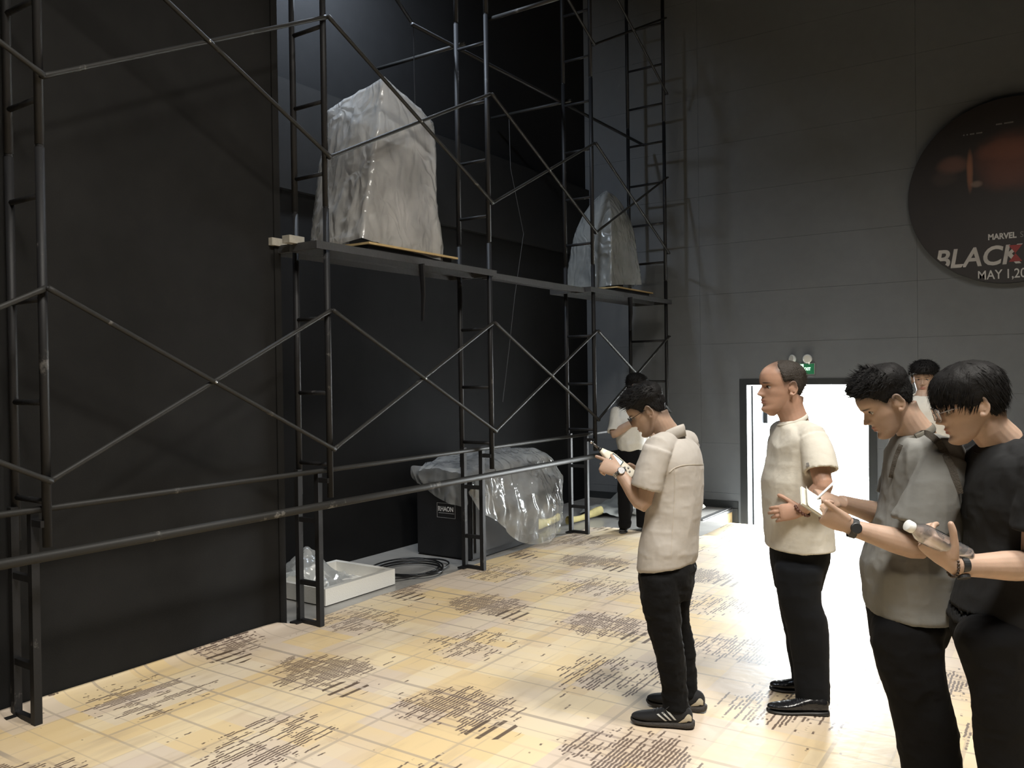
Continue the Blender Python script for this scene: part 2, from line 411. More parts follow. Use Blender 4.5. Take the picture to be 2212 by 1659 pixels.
# stage floor with the sunken well in front of the exit
b = MB()
b.box((XB, -7, -0.9), (9, NY, -0.008)); b.box((XB, NY, -0.9), (NX, YW, -0.008)); b.box((1.2, NY, -0.9), (9, YW, -0.008))
floor = struct(b.obj('floor', M_STAGE)); 
b = MB(); b.box((NX, NY, -0.9), (1.2, YW, ZL)); struct(b.obj('floor_door_well', M_STAGE))
b = MB(); b.box((XB-.3, -7, ZC), (9, YW+.3, ZC+.2)); struct(b.obj('ceiling', M_CEIL))
b = MB(); b.box((XL-.14, -7, 0), (XL, 3.84, ZC)); wl = struct(b.obj('wall_left', M_BLACK))
b = MB(); b.box((XL-.04, 3.80, 0), (XL+.012, 3.852, ZC)); struct(b.obj('trim_1', M_BLACK))
b = MB(); b.box((XB-.2, -7, -.9), (XB, YW, ZC)); wb = struct(b.obj('wall_back', M_BACK))
b = MB(); b.box((XB, 3.6, 3.27), (XB+.06, YW, 4.19)); b.obj('proud_band', M_BAND, wb)
b = MB(); b.box((XB-.3, -7.2, -.9), (9.2, -7, ZC)); struct(b.obj('wall_behind', M_BLACK))
b = MB(); b.box((9, -7, -.9), (9.2, YW, ZC)); struct(b.obj('wall_right', M_BLACK))
# grey wall: backing plus panels
b = MB()
b.box((XB-.3, YW, -.9), (DX0-.09, YW+.16, ZC)); b.box((DX1+.09, YW, -.9), (9.2, YW+.16, ZC)); b.box((DX0-.09, YW, DZ1+.075), (DX1+.09, YW+.16, ZC))
wg = struct(b.obj('wall_far', M_JOINT))
PT, G = 0.014, 0.0011
zj = [ZL]+[1.416+.62*k for k in range(-3, 10) if ZL+.1 < 1.416+.62*k < ZC]+[ZC]
xj = [XB]+[-3.878+2.494*k for k in range(0, 6) if -3.878+2.494*k < 9]+[9]
for i in range(len(xj)-1):
    for k in range(len(zj)-1):
        rect = [(xj[i]+G, xj[i+1]-G, zj[k]+G, zj[k+1]-G)]
        ox0, ox1, oz1 = DX0-.09, DX1+.09, DZ1+.075
        x0, x1, z0, z1 = rect[0]
        if x0 < ox1 and x1 > ox0 and z0 < oz1:
            rect = []
            if x0 < ox0: rect.append((x0, ox0, z0, z1))
            if x1 > ox1: rect.append((ox1, x1, z0, z1))
            if z1 > oz1: rect.append((max(x0, ox0), min(x1, ox1), oz1, z1))
        for (x0, x1, z0, z1) in rect:
            if x1-x0 < .02 or z1-z0 < .02: continue
            b = MB(); b.box((x0, YW-PT, z0), (x1, YW, z1)); b.obj('panel', M_GREY, wg)
# skirting that steps down into the well
b = MB(); b.box((XB, YW-.03, -.01), (NX+.09, YW-.012, .082)); b.box((NX, YW-.03, ZL), (NX+.09, YW-.012, 0.0)); struct(b.obj('baseboard_far', M_DARKTRIM))
b = MB(); b.box((DX1+.09, YW-.03, ZL), (9, YW-.012, ZL+.1)); struct(b.obj('baseboard_right', M_DARKTRIM))
# well lining: white board, raw wood end and metal nosing
b = MB(); b.box((NX, NY, ZL), (NX+.012, YW-.25, -.05)); sb = struct(b.obj('trim_2', M_WHITEFACE))
b = MB(); b.box((NX, YW-.25, ZL), (NX+.014, YW-.03, -.05)); b.obj('raw_wood_end', M_WOOD, sb)
b = MB(); b.box((NX-.045, NY-.02, -.01), (NX+.02, YW-.03, .006)); b.box((NX+.012, NY-.02, -.05), (NX+.02, YW-.03, .0)); b.obj('nosing', M_METAL, sb)

# exit door: frame, open leaf
b = MB()
for x0, x1 in ((DX0-.09, DX0), (DX1, DX1+.09)): b.box((x0, YW-.02, ZL), (x1, YW+.17, DZ1+.075))
b.box((DX0, YW-.02, DZ1), (DX1, YW+.17, DZ1+.075))
door = struct(b.obj('door_1', M_DARKTRIM))
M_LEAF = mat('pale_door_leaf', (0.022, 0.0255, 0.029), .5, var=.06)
def leaf(hx, s):
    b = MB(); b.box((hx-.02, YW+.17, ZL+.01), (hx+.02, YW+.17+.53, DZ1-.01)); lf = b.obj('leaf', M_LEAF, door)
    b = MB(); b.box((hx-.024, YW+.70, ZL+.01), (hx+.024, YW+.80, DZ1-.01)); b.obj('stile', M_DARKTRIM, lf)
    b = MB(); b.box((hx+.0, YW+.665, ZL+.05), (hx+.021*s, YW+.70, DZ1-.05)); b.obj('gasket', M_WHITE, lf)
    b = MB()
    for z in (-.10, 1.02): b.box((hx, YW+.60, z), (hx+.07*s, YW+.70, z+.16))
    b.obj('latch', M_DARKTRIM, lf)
leaf(DX0-.005, 1); leaf(DX1+.005, -1)
# paving and a pale wall outside
b = MB(); b.box((-9, YW+.16, -.95), (5, 30, ZL-.01)); struct(b.obj('ground_outside', M_GROUND))

# ------------------------------------------------------------------ carpet, curling up at the black wall
xs = [-4.462, -4.452, -4.43, -4.39, -4.34, -4.28, -4.2] + list(np.linspace(-4.05, 4.0, 55)); ys = list(np.linspace(-3, 9.05, 122))
vs, fs = [], []
rg = random.Random(3)
def carpet_xy(i, x, y):
    z = 0.0
    edge = 1/(1+math.exp((y-3.86)/.05))
    if y > 3.86 and i < 4: x = -4.40 + .012*math.sin(y*5)+.006*math.sin(y*17) + .004*i
    if i < 7: z = edge*(.034+.002*math.sin(y*4.1))*math.exp(-max(0, x+4.462)/.055)
    z += .004*mnoise.noise(Vector((x*1.5, y*1.5, 0)))
    return x, y, z+.002
for j, y in enumerate(ys):
    for i, x in enumerate(xs):
        yy = y
        vs.append(carpet_xy(i, x, yy))
n = len(xs)
for j in range(len(ys)-1):
    for i in range(n-1):
        cx = .5*(vs[j*n+i][0]+vs[j*n+i+1][0]); cy = .5*(ys[j]+ys[j+1])
        if cy > 8.12+.03*math.sin(cx*9) and cx < -3.2: continue
        fs.append((j*n+i, j*n+i+1, (j+1)*n+i+1, (j+1)*n+i))
b = MB(); b.add(vs, fs); me = b.mesh('carpet', True)
bm = bmesh.new(); bm.from_mesh(me)
bmesh.ops.delete(bm, geom=[v for v in bm.verts if not v.link_faces], context='VERTS')
ed = [e for e in bm.edges if e.is_boundary]; r = bmesh.ops.extrude_edge_only(bm, edges=ed)
for v in [g for g in r['geom'] if isinstance(g, bmesh.types.BMVert)]: v.co.z -= .011
bm.to_mesh(me); bm.free()
carpet = tag(link('carpet', me, M_CARPET), 'cream and yellow patterned carpet with dark brown dashes under film, covering the stage', 'carpet')

# ------------------------------------------------------------------ round film poster
M_POSTER_EDGE = mat('black_edge', (0.01, 0.01, 0.01), .5)
def poster_material():
    m = bpy.data.materials.new('poster_print'); m.use_nodes = True; nt = m.node_tree; N = NT(nt); b = nt.nodes['Principled BSDF']
    tc = N.n('ShaderNodeTexCoord'); sp = N.n('ShaderNodeSeparateXYZ'); nt.links.new(tc.outputs['Object'], sp.inputs[0]); V = tc.outputs['Object']
    X, Z = sp.outputs[0], sp.outputs[2]
    wob = N.mul(N.sub(N.noise(V, 5.0, 5), .5), .7)
    def bl(cx, cz, rx, rz):
        e = N.add(N.m('POWER', N.m('ABSOLUTE', N.m('DIVIDE', N.sub(X, cx), rx)), 2.0), N.m('POWER', N.m('ABSOLUTE', N.m('DIVIDE', N.sub(Z, cz), rz)), 2.0))
        return N.smooth(N.add(e, wob), 1.2, 0.0)
    c = N.mix(N.noise(V, 3, 4), (0.012, 0.010, 0.010), (0.022, 0.017, 0.016))
    c = N.mix(N.mul(bl(.05, .30, .42, .34), .8), c, (0.13, 0.045, 0.028))
    c = N.mix(N.mul(bl(.0, .42, .32, .12), .6), c, (0.17, 0.065, 0.040))
    c = N.mix(N.mul(bl(-.52, .33, .17, .11), .8), c, (0.13, 0.065, 0.050))
    c = N.mix(N.mul(bl(-.60, .20, .14, .10), .55), c, (0.055, 0.038, 0.034))
    c = N.mix(N.mul(bl(-.36, .25, .035, .24), .85), c, (0.24, 0.105, 0.06))
    c = N.mix(N.mul(bl(-.30, .10, .06, .04), .5), c, (0.28, 0.2, 0.16))
    nt.links.new(c, b.inputs['Base Color']); b.inputs['Roughness'].default_value = .5; return m
pc = Vector((-.50, YW-.065, 3.515)); R = 0.955
post = empty('round_poster', pc, 'large round dark film poster with white title lettering on the grey wall', 'poster')
b = MB(); b.rings([[(pc.x+R*math.cos(a), y, pc.z+R*math.sin(a)) for a in (2*math.pi*k/96 for k in range(96))] for y in (YW-.045, YW-.105)]); b.obj('backing', M_POSTER_EDGE, post)
b = MB(); b.rings([[(pc.x+(R-.004)*math.cos(a), y, pc.z+(R-.004)*math.sin(a)) for a in (2*math.pi*k/96 for k in range(96))] for y in (YW-.1052, YW-.1072)]); b.obj('print', poster_material(), post)
M_TXT = mat('poster_silver_lettering', (0.40, 0.38, 0.36), .5, var=.35, vscale=9)
M_TXTW = mat('poster_white_lettering', (0.45, 0.44, 0.43), .5)
M_TXTD = mat('poster_dim_lettering', (0.15, 0.145, 0.14), .5)
M_TXTR = mat('poster_red_mark', (0.22, 0.022, 0.02), .5)
ty = YW-.1075
def clip_disc(me, rad, c):
    bm = bmesh.new(); bm.from_mesh(me); bmesh.ops.triangulate(bm, faces=bm.faces)
    for k in range(64):
        a = 2*math.pi*k/64; nrm = Vector((math.cos(a), 0, math.sin(a)))
        bmesh.ops.bisect_plane(bm, geom=bm.verts[:]+bm.edges[:]+bm.faces[:], plane_co=Vector(c)+nrm*rad, plane_no=nrm, clear_outer=True)
    bm.to_mesh(me); bm.free()
def ptext(s, x, z, size, m, sx=1.0, shear=0.0, bold=0.0, name='lettering'):
    me = text_mesh(s, size, .0008, shear, bold=bold)
    o = place_text(name, me, (x, ty, z), (1, 0, 0), (0, 0, 1), m, None, sx)
    clip_disc(o.data, R-.02, (pc.x, ty, pc.z)); o.data.transform(Matrix.Translation(-pc)); o.parent = post
    return o
q = ONY(2030, 580, ty)
ptext('BLACK', -1.205, 2.76, .275, M_TXT, .93, .18, .006, 'title'); ptext('WIDOW', -.40, 2.76, .275, M_TXT, .93, .18, .006, 'title')
ptext('MAY', -.80, 2.61, .135, M_TXTW, .82, 0, .001, 'date_lettering'); ptext('1,', -.548, 2.61, .135, M_TXTW, .82, 0, .001, 'date_lettering'); ptext('2020', -.47, 2.61, .135, M_TXTW, .82, 0, .001, 'date_lettering')
ptext('MARVEL', -.70, 3.02, .082, M_TXTW, .85, 0, .003, 'studio_line'); ptext('STUDIOS', -.415, 3.02, .082, M_TXTD, .85, 0, 0, 'studio_line')
hx, hz, hw, hh = -.455, 2.86, .06, .085
b = MB(); b.add([(hx-hw, ty-.001, hz+hh), (hx, ty-.001, hz), (hx+hw, ty-.001, hz+hh), (hx-hw, ty-.001, hz-hh), (hx+hw, ty-.001, hz-hh)], [(0, 1, 2), (3, 4, 1)]); b.obj('red_emblem', M_TXTR, post)
ptext('. . ... ....', -.92, 4.14, .07, M_TXTD, .9, 0, .004, 'credit_line'); ptext('.... ......', -.62, 4.20, .07, M_TXTD, .9, 0, .004, 'credit_line')

# ------------------------------------------------------------------ exit sign with twin emergency lamps
sg = empty('exit_sign', (-2.65, YW-.03, 1.71), 'green lit EXIT sign with running figure above the open door', 'exit sign')
sx0, sx1, sz0, sz1 = -2.83, -2.475, 1.640, 1.773
M_SIGNG = mat('sign_green', (0.02, 0.13, 0.06), .4, emit=(0.01, 0.16, 0.06), estr=.35)
M_SIGNL = mat('sign_lit_white', (.8, .9, .8), .4, emit=(0.62, 1.0, 0.72), estr=2.2)
M_SIGNGL = mat('sign_lit_green', (.0, .3, .08), .4, emit=(0.0, 0.55, 0.10), estr=1.3)
M_SILVER = mat('silver_rim', (.45, .45, .45), .35, metal=.6)
b = MB(); b.box((sx0, YW-.035, sz0), (sx1, YW-PT, sz1)); b.obj('casing', M_SILVER, sg)
b = MB(); b.box((sx0+.006, YW-.0375, sz0+.005), (sx1-.008, YW-.035, sz1-.005)); b.obj('face', M_SIGNG, sg)
yf = YW-.0385
b = MB(); b.box((-2.704, yf, sz0+.012), (-2.604, yf+.001, sz1-.012)); b.obj('lit_field', M_SIGNGL, sg)
b = MB(); yy = yf-.001
b.box((-2.704, yy, sz0+.012), (-2.692, yy+.001, sz1-.012)); b.box((-2.616, yy, sz0+.012), (-2.604, yy+.001, sz1-.012)); b.box((-2.704, yy, sz1-.026), (-2.604, yy+.001, sz1-.012))
b.obj('door_pictogram', M_SIGNL, sg)
def stroke(mb, pts, w):
    for (x0, z0), (x1, z1) in zip(pts[:-1], pts[1:]):
        d = np.array((x1-x0, 0, z1-z0)); L = np.linalg.norm(d); d /= L; nrm = np.array((-d[2], 0, d[0]))
        mb.obox(((x0+x1)/2, yy, (z0+z1)/2), d*(L/2+w*.3), nrm*w/2, (0, .0006, 0))
b = MB(); fx, fz = -2.655, 1.672
stroke(b, [(fx-.02, fz+.025), (fx-.008, fz+.04), (fx+.012, fz+.042), (fx+.022, fz+.028), (fx+.036, fz+.028)], .008)
stroke(b, [(fx+.004, fz+.04), (fx-.004, fz+.016), (fx-.012, fz), (fx-.036, fz-.002)], .010)
stroke(b, [(fx-.002, fz+.018), (fx+.012, fz+.004), (fx+.022, fz-.012)], .009)
stroke(b, [(fx-.002, fz-.022), (fx+.008, fz-.018)], .008)
b.tube([(fx+.022, yy-.0006, fz+.057), (fx+.022, yy+.0006, fz+.057)], .0075, 12); b.obj('running_figure', M_SIGNL, sg)
me = text_mesh('EXIT', .05, .0006, bold=.0008); place_text('lettering', me, (-2.597, yy, 1.689), (1, 0, 0), (0, 0, 1), M_SIGNL, sg, .72)
me = text_mesh('安全出口', .034, .0006); place_text('lettering', me, (-2.822, yy, 1.693), (1, 0, 0), (0, 0, 1), M_SIGNL, sg, .86)
M_LAMPG = mat('lamp_reflector', (.75, .75, .7), .25, metal=.3)
for lx, aim in ((-2.725, (-.55, -.75, .1)), (-2.548, (.1, -1, -.05))):
    aim = np.array(aim)/np.linalg.norm(aim); c = np.array((lx, YW-.075, 1.825))
    b = MB(); b.tube([(lx+.01, YW-.03, 1.765), (lx+.008, YW-.05, 1.80)], .012, 10); lampneck = b.obj('lamp_neck', M_WHITE, sg, True)
    b = MB(); b.tube([c-aim*.035, c-aim*.02, c, c+aim*.012], [.03, .045, .052, .052], 24); head = b.obj('lamp_head', M_WHITE, sg, True)
    b = MB(); b.tube([c+aim*.0122, c+aim*.0135], [.040, .040], 24); b.obj('lamp_lens', M_LAMPG, head)

# ================================================================== scaffold
M_PIPE = pipe_material('black_scaffold_steel', (0.014, 0.014, 0.015), (0.11, 0.105, 0.10))
M_PIPE2 = pipe_material('dark_scaffold_tube', (0.022, 0.0215, 0.020), (0.20, 0.19, 0.175))
M_PLANK = mat('steel_deck_plank', (0.042, 0.043, 0.045), .5, var=.3, vscale=5, bump=.2, bscale=30)
M_RUST = mat('rusty_clamp', (0.10, 0.07, 0.045), .8, var=.4, vscale=30)
FY = [0.21, 2.09, 3.95, 5.83, 7.70, 9.58]
XN = -4.12
XFAR = [-4.42, -4.42, -4.42, -4.44, -4.45, -4.605]
ORD = ['sixth', 'fifth', 'fourth', 'third', 'second', 'nearest']
def which(i): return 'stack nearest the grey wall' if i == 5 else ORD[i]+' stack from the grey wall'
LV = [0.88, 2.825, 4.77]
def frame_meshes(w):
    out = []
    for x in (0, -w):
        b = MB(); b.tube([(x, 0, 0), (x, 0, 1.93)], .0215, 12); out.append(('post', b.mesh('post', True)))
        b = MB()
        b.tube([(x, 0, 1.90), (x, 0, 1.99)], .018, 10); out.append(('joint_pin', b.mesh('joint_pin', True)))
    for z in (.22, .70, 1.20, 1.70):
        b = MB(); b.tube([(0, 0, z), (-w, 0, z)], .0145, 8); out.append(('rung', b.mesh('rung', True)))
    for z in (.32, 1.25):
        b = MB(); b.tube([(.018, 0, z), (.055, 0, z)], .009, 8); out.append(('brace_stud', b.mesh('brace_stud', True)))
    return out
cache = {}
lvname = ['first above the base', 'second above the base', 'third above the base']
for i, y in enumerate(FY):
    w = round(XN-XFAR[i], 3)
    if w not in cache: cache[w] = frame_meshes(w)
    for k, z in enumerate(LV):
        e = empty('scaffold_ladder', (XN, y, z), 'black scaffold ladder frame, %s, in the %s' % (lvname[k], which(i)), 'scaffold', 'scaffold ladder frames')
        for nme, me in cache[w]: link(nme, me, M_PIPE, e, world=False)
# narrow base frames that carry the stacks
def base_meshes(w):
    out = []
    for x in (0, -w):
        b = MB(); b.obox((x, 0, .525), (.019, 0, 0), (0, .019, 0), (0, 0, .525)); out.append(('post', b.mesh('post')))
    for z in (.28, .71):
        b = MB(); b.obox((-w/2, 0, z), (w/2, 0, 0), (0, .014, 0), (0, 0, .016)); out.append(('rung', b.mesh('rung')))
    b = MB(); b.obox((-w/2, 0, .014), (w/2, 0, 0), (0, .015, 0), (0, 0, .013)); out.append(('foot_bar', b.mesh('foot_bar')))
    b = MB(); b.obox((-w, -.02, .006), (.035, 0, 0), (0, .045, 0), (0, 0, .006)); out.append(('foot_plate', b.mesh('foot_plate')))
    b = MB(); b.obox((.05, 0, .99), (.055, 0, 0), (0, .016, 0), (0, 0, .016)); out.append(('bracket', b.mesh('bracket')))
    return out
bcache = base_meshes(.195)
for i, y in enumerate(FY):
    e = empty('scaffold_stand', (-4.215, y-.02, 0.004), 'narrow black base frame standing on the floor under the %s' % which(i), 'scaffold', 'scaffold base frames')
    for nme, me in bcache: link(nme, me, M_PIPE, e, world=False)
# cross braces, one crossed pair per bay and lift
def bar(mb, p, q, r=.0135):
    p, q = np.array(p, float), np.array(q, float); d = (q-p)/np.linalg.norm(q-p)
    mb.tube([p, p+d*.03, p+d*.07, q-d*.07, q-d*.03, q], [r*1.15, r*1.15, r, r, r*1.15, r*1.15], 8)
bn = ['low', 'upper', 'topmost']
for i in range(5):
    y0, y1 = FY[i], FY[i+1]
    for k, z in enumerate(LV):
        e = empty('cross_brace', (XN+.04, (y0+y1)/2, z+.785), '%s crossed scaffold braces between the %s and %s stack from grey wall' % (bn[k], ORD[i], ORD[i+1].replace('nearest', 'first')), 'brace', 'scaffold cross braces')
        b = MB(); bar(b, (XN+.034, y0, z+.32), (XN+.034, y1, z+1.25)); b.obj('brace_bar', M_PIPE2, e, True)
        b = MB(); bar(b, (XN+.052, y0, z+1.25), (XN+.052, y1, z+.32)); b.obj('brace_bar', M_PIPE2, e, True)
        b = MB(); b.tube([(XN+.02, (y0+y1)/2, z+.785), (XN+.066, (y0+y1)/2, z+.785)], .008, 8); b.obj('pivot_bolt', M_METAL, e, True)
# long tubes tying the stacks together
def longtube(name, a, c, r, label, m=M_PIPE2, clamps=(), cr=None):
    e = empty(name, a, label, 'pipe'); b = MB(); b.tube([a, c], r, 14); b.obj('tube', m, e, True)
    a, c = np.array(a, float), np.array(c, float); d = (c-a)/np.linalg.norm(c-a)
    for t in clamps:
        p = a+d*t; b = MB(); b.tube([p-d*.03, p+d*.03], r*1.3, 12); b.obj('clamp', M_RUST, e, True)
    return e
longtube('scaffold_tube', (XN+.105, -.4, .862), (XN+.105, 9.95, .842), .0255, 'thick dark steel tube running low in front of the whole scaffold')
longtube('scaffold_tube', (-4.185, -.3, 1.058), (-4.185, 9.9, 1.052), .0165, 'thinner dark tube running above the thick one on the base frames')
longtube('ledger_tube', (-4.49, 5.3, 4.585), (-4.49, 9.8, 4.585), .017, 'horizontal ledger tube high on the rear side of the scaffold', M_PIPE)
longtube('tie_tube', (-4.40, 5.90, 4.60), (XB+.06, 5.90, 4.60), .017, 'short tie tube from the third stack to the back wall', M_PIPE2)
longtube('tie_tube', (-4.40, 7.78, 4.60), (XB+.06, 7.78, 4.60), .017, 'short tie tube from the second stack to the back wall', M_PIPE2)
longtube('outrigger_tube', (-4.14, 5.87, 4.73), (-3.35, 5.87, 4.73), .017, 'short tube sticking out high up on the third stack', M_PIPE2)
longtube('loose_brace_bar', (-4.42, 4.02, 5.35), tuple(ONX(893, 54, -4.75)), .016, 'single dark diagonal bar against the lit back wall', M_PIPE)
# hanging cord from that bar
q = ONX(893, 54, -4.75)
b = MB(); b.tube([q, (q[0], q[1], q[2]-.5), (q[0]+.01, q[1], q[2]-1.0)], .004, 6)
tag(b.obj('rope', M_BLACKPL), 'thin black rope hanging from the single diagonal bar', 'rope')

b = MB(); b.tube([(-5.2, 7.78, 4.60), (-5.2, 7.80, 4.0), ONX(1131, 505, -5.2), ONX(1112, 640, -5.2), ONX(1099, 760, -5.2), ONX(1086, 868, -5.2)], .0035, 6)
tag(b.obj('hanging_cable', mat('grey_cable', (.06, .06, .06), .6)), 'thin grey cable hanging in front of the black back wall', 'cable')
# deck planks
def plank(x, y0, y1, z, w, label, grp):
    e = empty('deck_plank', (x, y0, z), label, 'plank', grp)
    b = MB(); b.box((x-w/2, y0, z), (x+w/2, y1, z+.006)); b.obj('deck', M_PLANK, e)
    for s in (-1, 1):
        b = MB(); b.box((x+s*(w/2-.004)-.004, y0, z-.045), (x+s*(w/2-.004)+.004, y1, z)); b.obj('side_rail', M_PLANK, e)
    for yy in (y0+.0, y1-.03):
        b = MB(); b.box((x-w/2+.008, yy, z-.045), (x+w/2-.008, yy+.03, z)); b.obj('end_cap', M_PLANK, e)
ZP = 2.575
for x, wd in ((-4.20, 'front'), (-4.46, 'rear')):
    plank(x, FY[2]-.12, FY[3]+.06, ZP, .23, '%s steel deck plank under the big wrapped speaker' % wd, 'steel deck planks')
    plank(x, FY[4]-.12, FY[5]+.10, ZP, .23, '%s steel deck plank under the smaller wrapped speaker' % wd, 'steel deck planks')
plank(-4.20, FY[3]+.07, FY[4]-.13, ZP-.01, .10, 'narrow steel plank bridging the two wrapped speakers', 'steel deck planks')
for x, yy, wh in ((-4.47, FY[2]-.16, 'rear'), (-4.30, FY[2]-.16, 'front')):
    b = MB(); b.box((x-.035, yy-.03, ZP+.002), (x+.035, yy+.10, ZP+.052))
    tag(b.obj('wood_block', mat('pale_wood_block', (.36, .34, .29), .8, var=.3, vscale=30)), 'pale wooden block on the %s deck plank end by the black wall' % wh, 'block', 'wood blocks on plank end')
b = MB(); b.tube([(-4.06, 4.86, 2.53), (-4.055, 4.87, 2.3), (-4.06, 4.86, 2.10)], [.03, .022, .012], 8, flat=.35)
tag(b.obj('hanging_strap', M_BLACKPL), 'dark ratchet strap end hanging below the deck planks', 'strap')
b = MB(); b.tube([(-4.06, 8.45, 2.53), (-4.055, 8.46, 2.35), (-4.06, 8.44, 2.16)], [.03, .022, .012], 8, flat=.35)
tag(b.obj('hanging_strap', M_BLACKPL), 'dark strap end hanging under the smaller wrapped speaker', 'strap')

# ================================================================== wrapped speakers on the planks
M_SPK = mat('black_textured_cabinet', (0.010, 0.010, 0.011), .55, bump=.4, bscale=300)
M_FILM1 = film_material('crumpled_film_cover', (.84, .83, .81), .56, .16, .32, 5.0, .34)
M_FILM2 = film_material('hazy_film_cover', (.46, .48, .47), .8, .25, .3, 5.0, .3)
M_FILM3 = film_material('shiny_film_sheet', (.76, .78, .78), .42, .10, .45, 3.6, .34)
M_FILM4 = film_material('white_film_bag', (.80, .81, .80), .7, .25, .2, 6.0, .3)
M_GRILLE = mat('grey_grille', (.035, .035, .036), .5, metal=.4)
def speaker(x0, x1, y0, y1, z0, z1, label):
    e = empty('loudspeaker', ((x0+x1)/2, (y0+y1)/2, z0), label, 'speaker')
    b = MB(); b.box((x0, y0, z0), (x1, y1, z1)); me = b.mesh('cabinet')
    bm = bmesh.new(); bm.from_mesh(me); bmesh.ops.bevel(bm, geom=bm.edges[:], offset=.012, segments=2, affect='EDGES'); bm.to_mesh(me); bm.free()
    link('cabinet', me, M_SPK, e)
    b = MB(); b.box((x1+.001, y0+.05, z0+.06), (x1+.012, y1-.05, z0+(z1-z0)*.55)); b.obj('grille', M_GRILLE, e)
    hz = z0+(z1-z0)*.78; hh = (z1-z0)*.15
    b = MB(); yc = (y0+y1)/2
    b.rings([[(x, yc-hw, hz-hv), (x, yc+hw, hz-hv), (x, yc+hw, hz+hv), (x, yc-hw, hz+hv)] for x, hw, hv in ((x1+.001, .34*(y1-y0), hh), (x1+.05, .40*(y1-y0), hh*1.15), (x1+.052, .36*(y1-y0), hh*.9), (x1+.01, .10*(y1-y0), hh*.25))]); b.obj('horn', M_GRILLE, e)
    return e
def boardpad(x0, x1, y0, y1, z, label):
    e = empty('support_board', ((x0+x1)/2, (y0+y1)/2, z), label, 'board')
    b = MB(); b.box((x0+.03, y0+.02, z), (x1-.03, y1-.05, z+.05)); b.obj('dark_batten', M_BLACKPL, e)
    b = MB(); b.box((x0, y0, z+.05), (x1, y1, z+.066)); b.obj('plywood_sheet', M_WOOD, e)
def cover(corner_top, corner_bot, name, label, m, amp, seed, ztop, zbot, dome=0.0, NR=40, NS=120, bulge=.03):
    'tent of film over a box: rounded rectangle rings from bottom to top'
    rs = []
    for i in range(NR+1):
        t = i/NR
        cs = [np.array(c0)*(1-t)+np.array(c1)*t for c0, c1 in zip(corner_bot, corner_top)]
        ring = []
        for k in range(NS):
            u = 4*k/NS; s = int(u); f = u-s
            a, c = cs[s % 4], cs[(s+1) % 4]
            p = a*(1-f)+c*f
            mid = sum(cs)/4; d = p-mid
            bl = bulge*math.sin(math.pi*f)*(1-.5*abs(2*t-1))
            p = mid+d*(1-dome*max(0, (t-.55)/.45)**2) + d/np.linalg.norm(d)*bl
            zt = ztop[s % 4]*(1-f)+ztop[(s+1) % 4]*f; zb = zbot[s % 4]*(1-f)+zbot[(s+1) % 4]*f
            ring.append((p[0], p[1], zb*(1-t)+zt*t))
        rs.append(ring)
    # roof: shrink towards a ridge point
    top = np.array(rs[-1]); cen = top.mean(0); cen[2] = max(top[:, 2])*.55+cen[2]*.45
    for s in (.85, .6, .3, .05): rs.append([tuple(cen+(p-cen)*s+np.array((0, 0, (1-s*s)*(.03+.12*dome)))) for p in top])
    b = MB(); b.rings(rs, cap=False); me = b.mesh(name, True)
    a = coords(me); n_ = normals(me); q = a*np.array((7, 7, 1.3))+seed; zl, zh = min(zbot), max(ztop); low = np.clip(1.6*(1-(a[:, 2]-zl)/(zh-zl))-.55, 0, 1)
    disp = amp*(ridge(q)*.7+ridge(q*2.1+3)*.3)*(.5+.5*np.clip((zh-a[:, 2])/.3, 0, 1))+amp*1.3*low*(ridge(a*9+seed)*.6+ridge(a*19+seed)*.4)+amp*1.1*vnoise(a*2.2+seed)
    set_coords(me, a+n_*disp[:, None]); bm = bmesh.new(); bm.from_mesh(me); bmesh.ops.recalc_face_normals(bm, faces=bm.faces); bm.to_mesh(me); bm.free()
    return tag(link(name, me, m), label, 'plastic cover')
boardpad(-4.62, -4.14, 4.38, 5.42, ZP+.006, 'yellow edged plywood board under the big wrapped speaker')
speaker(-4.76, -4.36, 4.80, 5.14, ZP+.075, 3.50, 'tall black loudspeaker inside the big crumpled film cover')
# corners: near-right, far-right, far-left, near-left (seen from above: x+, y- first)
cover([(-4.26, 4.70), (-4.22, 5.20), (-4.78, 5.25), (-4.88, 4.72)], [(-4.19, 4.36), (-4.17, 5.24), (-4.90, 5.25), (-4.88, 4.50)], 'film_cover', 'big crumpled clear film cover over the tall speaker beside the black wall', M_FILM1, .014, 3.1, [3.93, 3.70, 3.76, 3.80], [2.67, 2.60, 2.62, 2.63])
boardpad(-4.62, -4.14, 8.30, 9.25, ZP+.006, 'yellow edged plywood board under the smaller wrapped speaker')
speaker(-4.68, -4.34, 8.54, 8.86, ZP+.075, 3.50, 'black loudspeaker inside the smaller hazy film cover')
cover([(-4.26, 8.42), (-4.26, 8.92), (-4.70, 8.98), (-4.72, 8.46)], [(-4.20, 8.28), (-4.18, 8.98), (-4.80, 9.05), (-4.86, 8.40)], 'film_cover', 'smaller hazy film cover over the speaker near the grey wall', M_FILM2, .010, 8.7, [3.74, 3.68, 3.72, 3.62], [2.66, 2.72, 2.64, 2.62], dome=.42)

